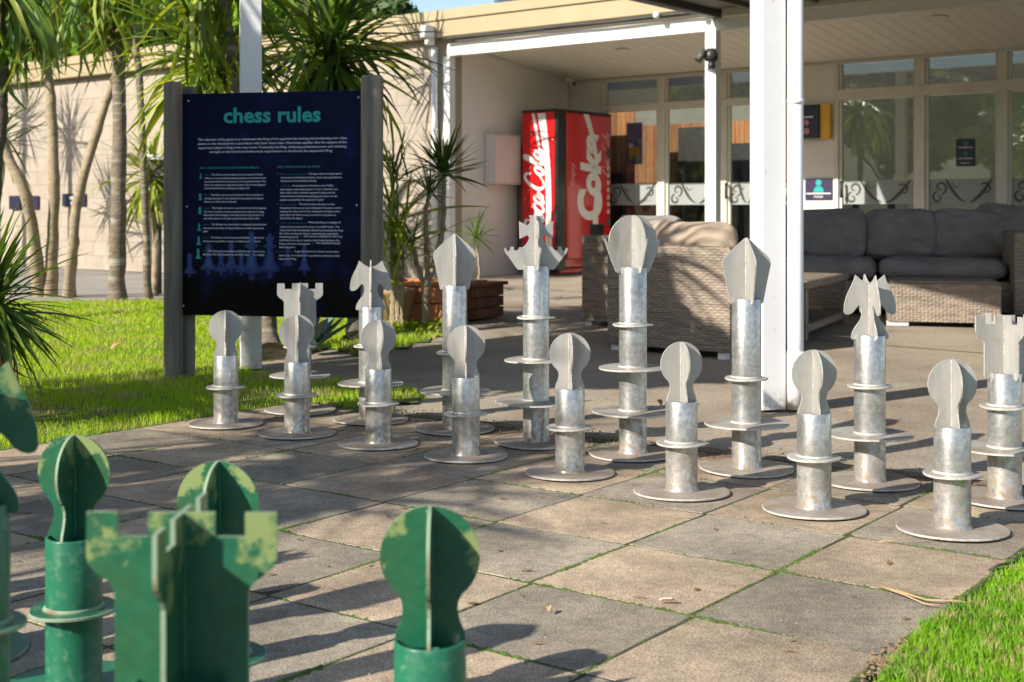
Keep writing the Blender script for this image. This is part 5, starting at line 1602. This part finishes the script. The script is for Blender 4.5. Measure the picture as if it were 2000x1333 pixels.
b = G(838, 622)
p1 = plank_planter('planter', 'orange terracotta coloured planter box with plants behind the dracaena', 'planter', b, WR + .25, .62, .42, .24, M['terra'], 2, .06)
b2 = G(905, 622)
p2_ = plank_planter('planter', 'red brown timber planter box right of the terracotta one', 'planter', Vector((b2.x + .02, b2.y + .1, b2.z)), WR + .15, .36, .40, .225, M['brownwood'], 3, .05)
b = G(772, 640)
t = thing('plant_pot', 'tan round pot left of the terracotta planter', 'plant pot', b + Vector((-.02, .25, 0)))
q = MB(); q.lathe([(.085, 0), (.125, .20), (.14, .21), (.14, .24), (.118, .24), (.11, .2)], 24); q.build('pot_body', M['pot'], t)
q = MB(); q.lathe([(.11, .20), (.11, .205)], 24); q.build('soil_fill', M['soil'], t)
def tuft(name, label, cat, pos, n, r, sets, smin, smax, el=(10, 85)):
    t = thing(name, label, cat, pos)
    for k in range(n):
        place('leaf', rnd.choice(sets), t, loc=(rnd.gauss(0, r), rnd.gauss(0, r), 0), rot=(rnd.uniform(-.5, .5), -R(rnd.uniform(*el)), rnd.uniform(0, 6.28)), scale=rnd.uniform(smin, smax))
    return t
S_rl = [leaf_mesh('leaf', .07, .045, d, .1, M['leaf_y']) for d in (.3, .9)]
tuft('herb', 'light green herb tuft growing in the terracotta planter', 'plant', G(838, 622) + Vector((0, 0, .2)), 110, .11, S_rl, .7, 1.3)
tuft('herb', 'small green herb tuft at the foot of the dracaena', 'plant', G(800, 640) + Vector((0, 0, .0)), 90, .10, S_rl, .6, 1.1)
tuft('herb', 'low green tuft at the planter corner behind the left silver bishop', 'plant', G(862, 637) + Vector((0, 0, .0)), 60, .06, S_rl, .6, 1.1)

# ------------------------------------------------------------ trees: leaf-clump crowns
def clump_crown(name, parent, blobs, per, size, mt):
    Vs = []
    for (cx, cy, cz, rx, ry, rz) in blobs:
        d = rng.normal(size=(per, 3)); d /= np.linalg.norm(d, axis=1)[:, None]
        rad = rng.uniform(.35, 1.0, per) ** .45
        c = d * rad[:, None] * np.array([rx, ry, rz]) + np.array([cx, cy, cz])
        c += rng.normal(0, .08 * rx, (per, 3))
        a = rng.normal(size=(per, 3)); a /= np.linalg.norm(a, axis=1)[:, None]
        b = np.cross(a, d + rng.normal(0, .6, (per, 3))); b /= np.linalg.norm(b, axis=1)[:, None]
        s = size * rng.uniform(.5, 1.3, per)[:, None]
        Vs.append(np.stack([c - a * s, c + b * s * .5, c + a * s, c - b * s * .5], 1))
    V = np.concatenate(Vs)
    n = len(V)
    Fc = np.arange(n * 4).reshape(n, 4)
    return place(name, np_mesh(name, V.reshape(-1, 3), Fc, mt), parent)
def tree(label, loc, h, r, mt, per=900, size=.12, group=None, nb=11, flat=1.0):
    t = thing('tree', label, 'tree', loc, 0, group)
    q = MB(); q.tube([(0, 0, -.1), (.1, 0, h * .3), (0, .1, h * .62)], [.035 * h, .026 * h, .014 * h], 10)
    for k in range(5):
        a = k * 1.26 + .4
        q.tube([(0, .05, h * (.35 + .04 * k)), (math.cos(a) * r * .6, math.sin(a) * r * .6, h * (.62 + .04 * k))], [.014 * h, .005 * h], 6)
    q.build('trunk', M['bark_d'], t)
    blobs = []
    for k in range(nb):
        a = k * 2.4; rr = r * (.15 + .6 * (k / nb) ** .6)
        s = r * rnd.uniform(.34, .52)
        blobs.append((math.cos(a) * rr, math.sin(a) * rr, h * (.60 + .32 * rnd.random()) , s, s, s * .8 * flat))
    clump_crown('crown', t, blobs, per, size, mt)
    return t
gt = 'leafy trees rising behind the block wall'
for k, (u, Z, h, r, mk, lab) in enumerate(((-60, 30, 5.6, 2.0, 'fol', 'leafy bright tree behind the wall at the far left'), (60, 27, 4.9, 1.9, 'fol', 'leafy bright tree behind the wall above the small signs'), (165, 29, 5.7, 2.0, 'fol', 'bright green tree behind the wall above the thick palm trunk'),
                                   (300, 31, 6.2, 2.3, 'fol', 'bright green tree behind the wall left of the rules board'), (450, 30, 6.4, 2.3, 'fol', 'bright green tree behind the wall over the rules board'),
                                   (600, 31, 6.4, 2.0, 'fol', 'green tree behind the wall above the dark palm crown'), (735, 30, 5.9, 1.5, 'fol_d', 'dark green tree behind the roof, rightmost of the row'))):
    tree(lab, Vector(((u - 1000) / F * Z, Z, 0)), h, r, M[mk], 1300, .16, gt)

q = MB(); vs = []; fs = []
NA, NR = 40, 8
for a_ in range(NA):
    for r_ in range(NR):
        an = R(125 + 150 * a_ / (NA - 1)); rr = 26 + r_ * 5
        hh = 8.5 * smooth(r_ / 5) * (.8 + .2 * math.sin(a_ * .9) + .1 * math.sin(a_ * 2.3 + r_))
        vs.append((rr * math.cos(an), rr * math.sin(an), hh - .12))
for a_ in range(NA - 1):
    for r_ in range(NR - 1):
        k = a_ * NR + r_
        fs.append((k, k + 1, k + NR + 1, k + NR))
q.add(vs, fs, 0, True); q.build('hill', mat('hill_scrub', (.055, .07, .02), (.11, .10, .045), rough=1, scale=.5, bump=1, bscale=2, c3=(.03, .05, .012), s3=.9), kind='structure')
# off-frame garden on the left: it throws the dappled shade and shows in the door glass
go = 'cabbage trees on the lawn left of the picture'
def shade_tree(x, y, hts, n, lab, sets=None, sc=1.0):
    t = thing('cabbage_tree', lab, 'palm tree', (x, y, 0), 0, go)
    for k, (dx, dy, h) in enumerate(hts):
        trunk(t, [(x, y, 0), (x + dx * .5, y + dy * .5, h * .5), (x + dx, y + dy, h)], .07, .045, M['bark'], 'trunk')
        crown(t, (x + dx, y + dy, h + .05), n, sets or (S_d * 2 + S_m), (-80, 85), smin=.8 * sc, smax=1.15 * sc, spread=.06)
    return t
shade_tree(-3.95, 4.4, ((.25, .4, 2.6), (.75, .9, 2.75)), 110, 'two headed palm on the left lawn, just outside the picture')
shade_tree(-3.05, 5.25, ((.78, .12, 2.65), (.45, 1.35, 2.68)), 95, 'leaning two headed palm just outside the left edge of the picture')
shade_tree(-4.2, 1.5, ((.3, .2, 2.35), (-.3, -.3, 2.0), (-.1, .5, 2.5), (.15, -.4, 2.6)), 100, 'four headed palm beside the left edge of the board')
shade_tree(-5.0, 3.1, ((.15, .15, 2.3), (-.3, .1, 2.7)), 100, 'two headed palm on the left lawn between two others')
for k_, (u_, v_, t_, n_, lab_) in enumerate(((48, 235, 2.6, 80, 'tall palm outside the picture, close to the block wall, furthest left'), (138, 272, 2.4, 80, 'middle one of the palms outside the picture close to the block wall'),
                                             (222, 405, 2.1, 80, 'short palm outside the picture close to the block wall'), (292, 455, 2.0, 70, 'shortest palm outside the picture close to the block wall'), (852, 150, 1.6, 90, 'palm behind the rules board near the porch corner'))):
    bw = wb_of(u_, 0.0); pw_ = W(bw, 0, H + (HZ - v_) * W(bw, 0).y / F) - Vector((.8, .6, -.585)) * t_
    shade_tree(pw_.x, pw_.y, ((0, 0, pw_.z),), n_, lab_, S_str)
tree('broad leafy garden tree on the left lawn that shades the patio', Vector((-3.85, 4.15, 0)), 3.9, 1.0, M['fol_d'], 1300, .11, 'garden trees left of the picture', 13)
for k, (x, y, h, r, lab) in enumerate(((-15, 0, 5, 2.6, 'broad garden tree far left of the board, nearest the camera side'), (-17, 5, 6, 3, 'broad garden tree far left, level with the rules board'), (-14, 9.5, 4.5, 2.2, 'broad garden tree far left near the end of the block wall'), (-12, -5, 5.5, 2.6, 'broad garden tree far left behind the camera'), (-6, -9, 6, 3, 'broad garden tree behind the camera'), (-20, -3, 6, 3.2, 'broad garden tree furthest left near the slope'), (-19, 9, 6, 3.2, 'broad garden tree far left by the slope'), (-11, 5.5, 3.6, 1.6, 'small garden tree on the left lawn'))):
    tree(lab, Vector((x, y, 0)), h, r, M['fol_d' if k % 2 else 'fol'], 900, .22, 'garden trees left of the picture')
hg = thing('hedge', 'low clipped green hedge across the far left lawn', 'hedge', (-9.5, 3, 0), R(55))
clump_crown('hedge_leaves', hg, [(x, 0, .35, .55, .35, .42) for x in np.arange(-5, 5.1, .6)], 700, .07, M['fol'])

# ------------------------------------------------------------ litter
def curved_twig(name, label, uvs, r, mt):
    pts = [G(u, v, .006 + .004 * (k % 2)) for k, (u, v) in enumerate(uvs)]
    q = MB(); q.tube(pts, [r] * (len(pts) - 1) + [r * .5], 6)
    tag(q.build(name, mt), label, 'twig')
M['straw'] = mat('dry_straw', (.42, .30, .16), (.34, .23, .12), rough=.8, scale=30)
curved_twig('dry_leaf_blade', 'long straw coloured dry leaf blade lying over the pavers by the right lawn', ((1718, 1151), (1760, 1166), (1810, 1178), (1870, 1184), (1905, 1185)), .0022, M['straw'])
curved_twig('dry_leaf_blade', 'shorter straw coloured blade beside the long one by the right lawn', ((1722, 1153), (1768, 1172), (1806, 1186), (1838, 1192)), .0019, M['straw'])
curved_twig('dry_leaf_blade', 'thin straw blade in the joint in front of the nearest silver pawn', ((1718, 1063), (1760, 1062), (1835, 1059)), .0013, M['straw'])
curved_twig('twig', 'short brown twig on the paver edge at the right lawn', ((1932, 1119), (1950, 1112), (1975, 1106)), .003, M['bark_d'])
p = G(1303, 1180, .003)
q = MB(); q.plate([(-.016, -.008), (.014, -.009), (.016, -.004), (.009, .008), (-.010, .006)], .003, Matrix.Rotation(R(62), 4, 'X'))
o = q.build('paper_scrap', mat('pink_paper', (.75, .42, .36), (.7, .4, .34), rough=.7)); o.location = p + Vector((0, 0, .007)); tag(o, 'small pink paper scrap lying on a tan paver', 'litter')
S_fl = [leaf_mesh('leaf', .05, .03, d, .3, M['leaf_dry']) for d in (.5, 1.4, -.6)]
M['leaf_pale'] = mat('pale_dead_leaf', (.5, .38, .2), (.4, .27, .13), rough=.8, scale=20)
for k, (u, v, lab, s) in enumerate(((236, 686, 'pale dead leaf on the lawn left of the rules board', 1.6), (660, 770, 'small dead leaf on the earth behind the silver rook', .7), (1655, 812, 'yellow dead leaf on the patio behind the right silver knight', .9), (1285, 787, 'dark dead leaf behind the silver queen', 1.1), (410, 768, 'pale dead leaf on the lawn by the leftmost pawn', 1.0),
                             (622, 1108, 'tiny brown leaf on the pavers right of the green rook', .35), (1072, 1196, 'pale curled leaf on a grey paver near the green pawn', .5))):
    me = leaf_mesh('fallen_leaf', .045, .026, (.5, 1.3, -.6)[k % 3], .3, M['leaf_pale'] if k in (0, 2, 4, 6) else M['leaf_dry'])
    o = place('fallen_leaf', me, loc=G(u, v, .012 if k not in (0, 4) else .04), rot=(rnd.uniform(-.4, .4), rnd.uniform(-.3, .3), rnd.uniform(0, 6)), scale=s)
    tag(o, lab, 'leaf')

def litter():
    V = []; Fc = []
    for _ in range(420):
        if rnd.random() < .45:
            c = B(rnd.uniform(-4, 4), rnd.uniform(-5, 2)); z = .0015
        else:
            c = G(rnd.uniform(100, 2000), rnd.uniform(620, 800)); z = c.z - .006
            if poly_mask(np.array([c.x]), np.array([c.y]), lawn1)[0]: z = c.z + .03
        a = rnd.uniform(0, 6.28); l = rnd.uniform(.004, .016); w = l * rnd.uniform(.15, .5)
        dx, dy = math.cos(a), math.sin(a); k = len(V)
        V += [(c.x - dx * l, c.y - dy * l, z), (c.x - dy * w, c.y + dx * w, z + .003), (c.x + dx * l, c.y + dy * l, z + rnd.uniform(0, .006)), (c.x + dy * w, c.y - dx * w, z + .001)]
        Fc.append((k, k + 1, k + 2, k + 3))
    o = place('leaf_litter', np_mesh('leaf_litter', np.array(V), np.array(Fc), M['leaf_dry']), kind='stuff')
    tag(o, 'small brown leaf scraps scattered over the pavers, patio and lawn', 'leaf litter')
litter()
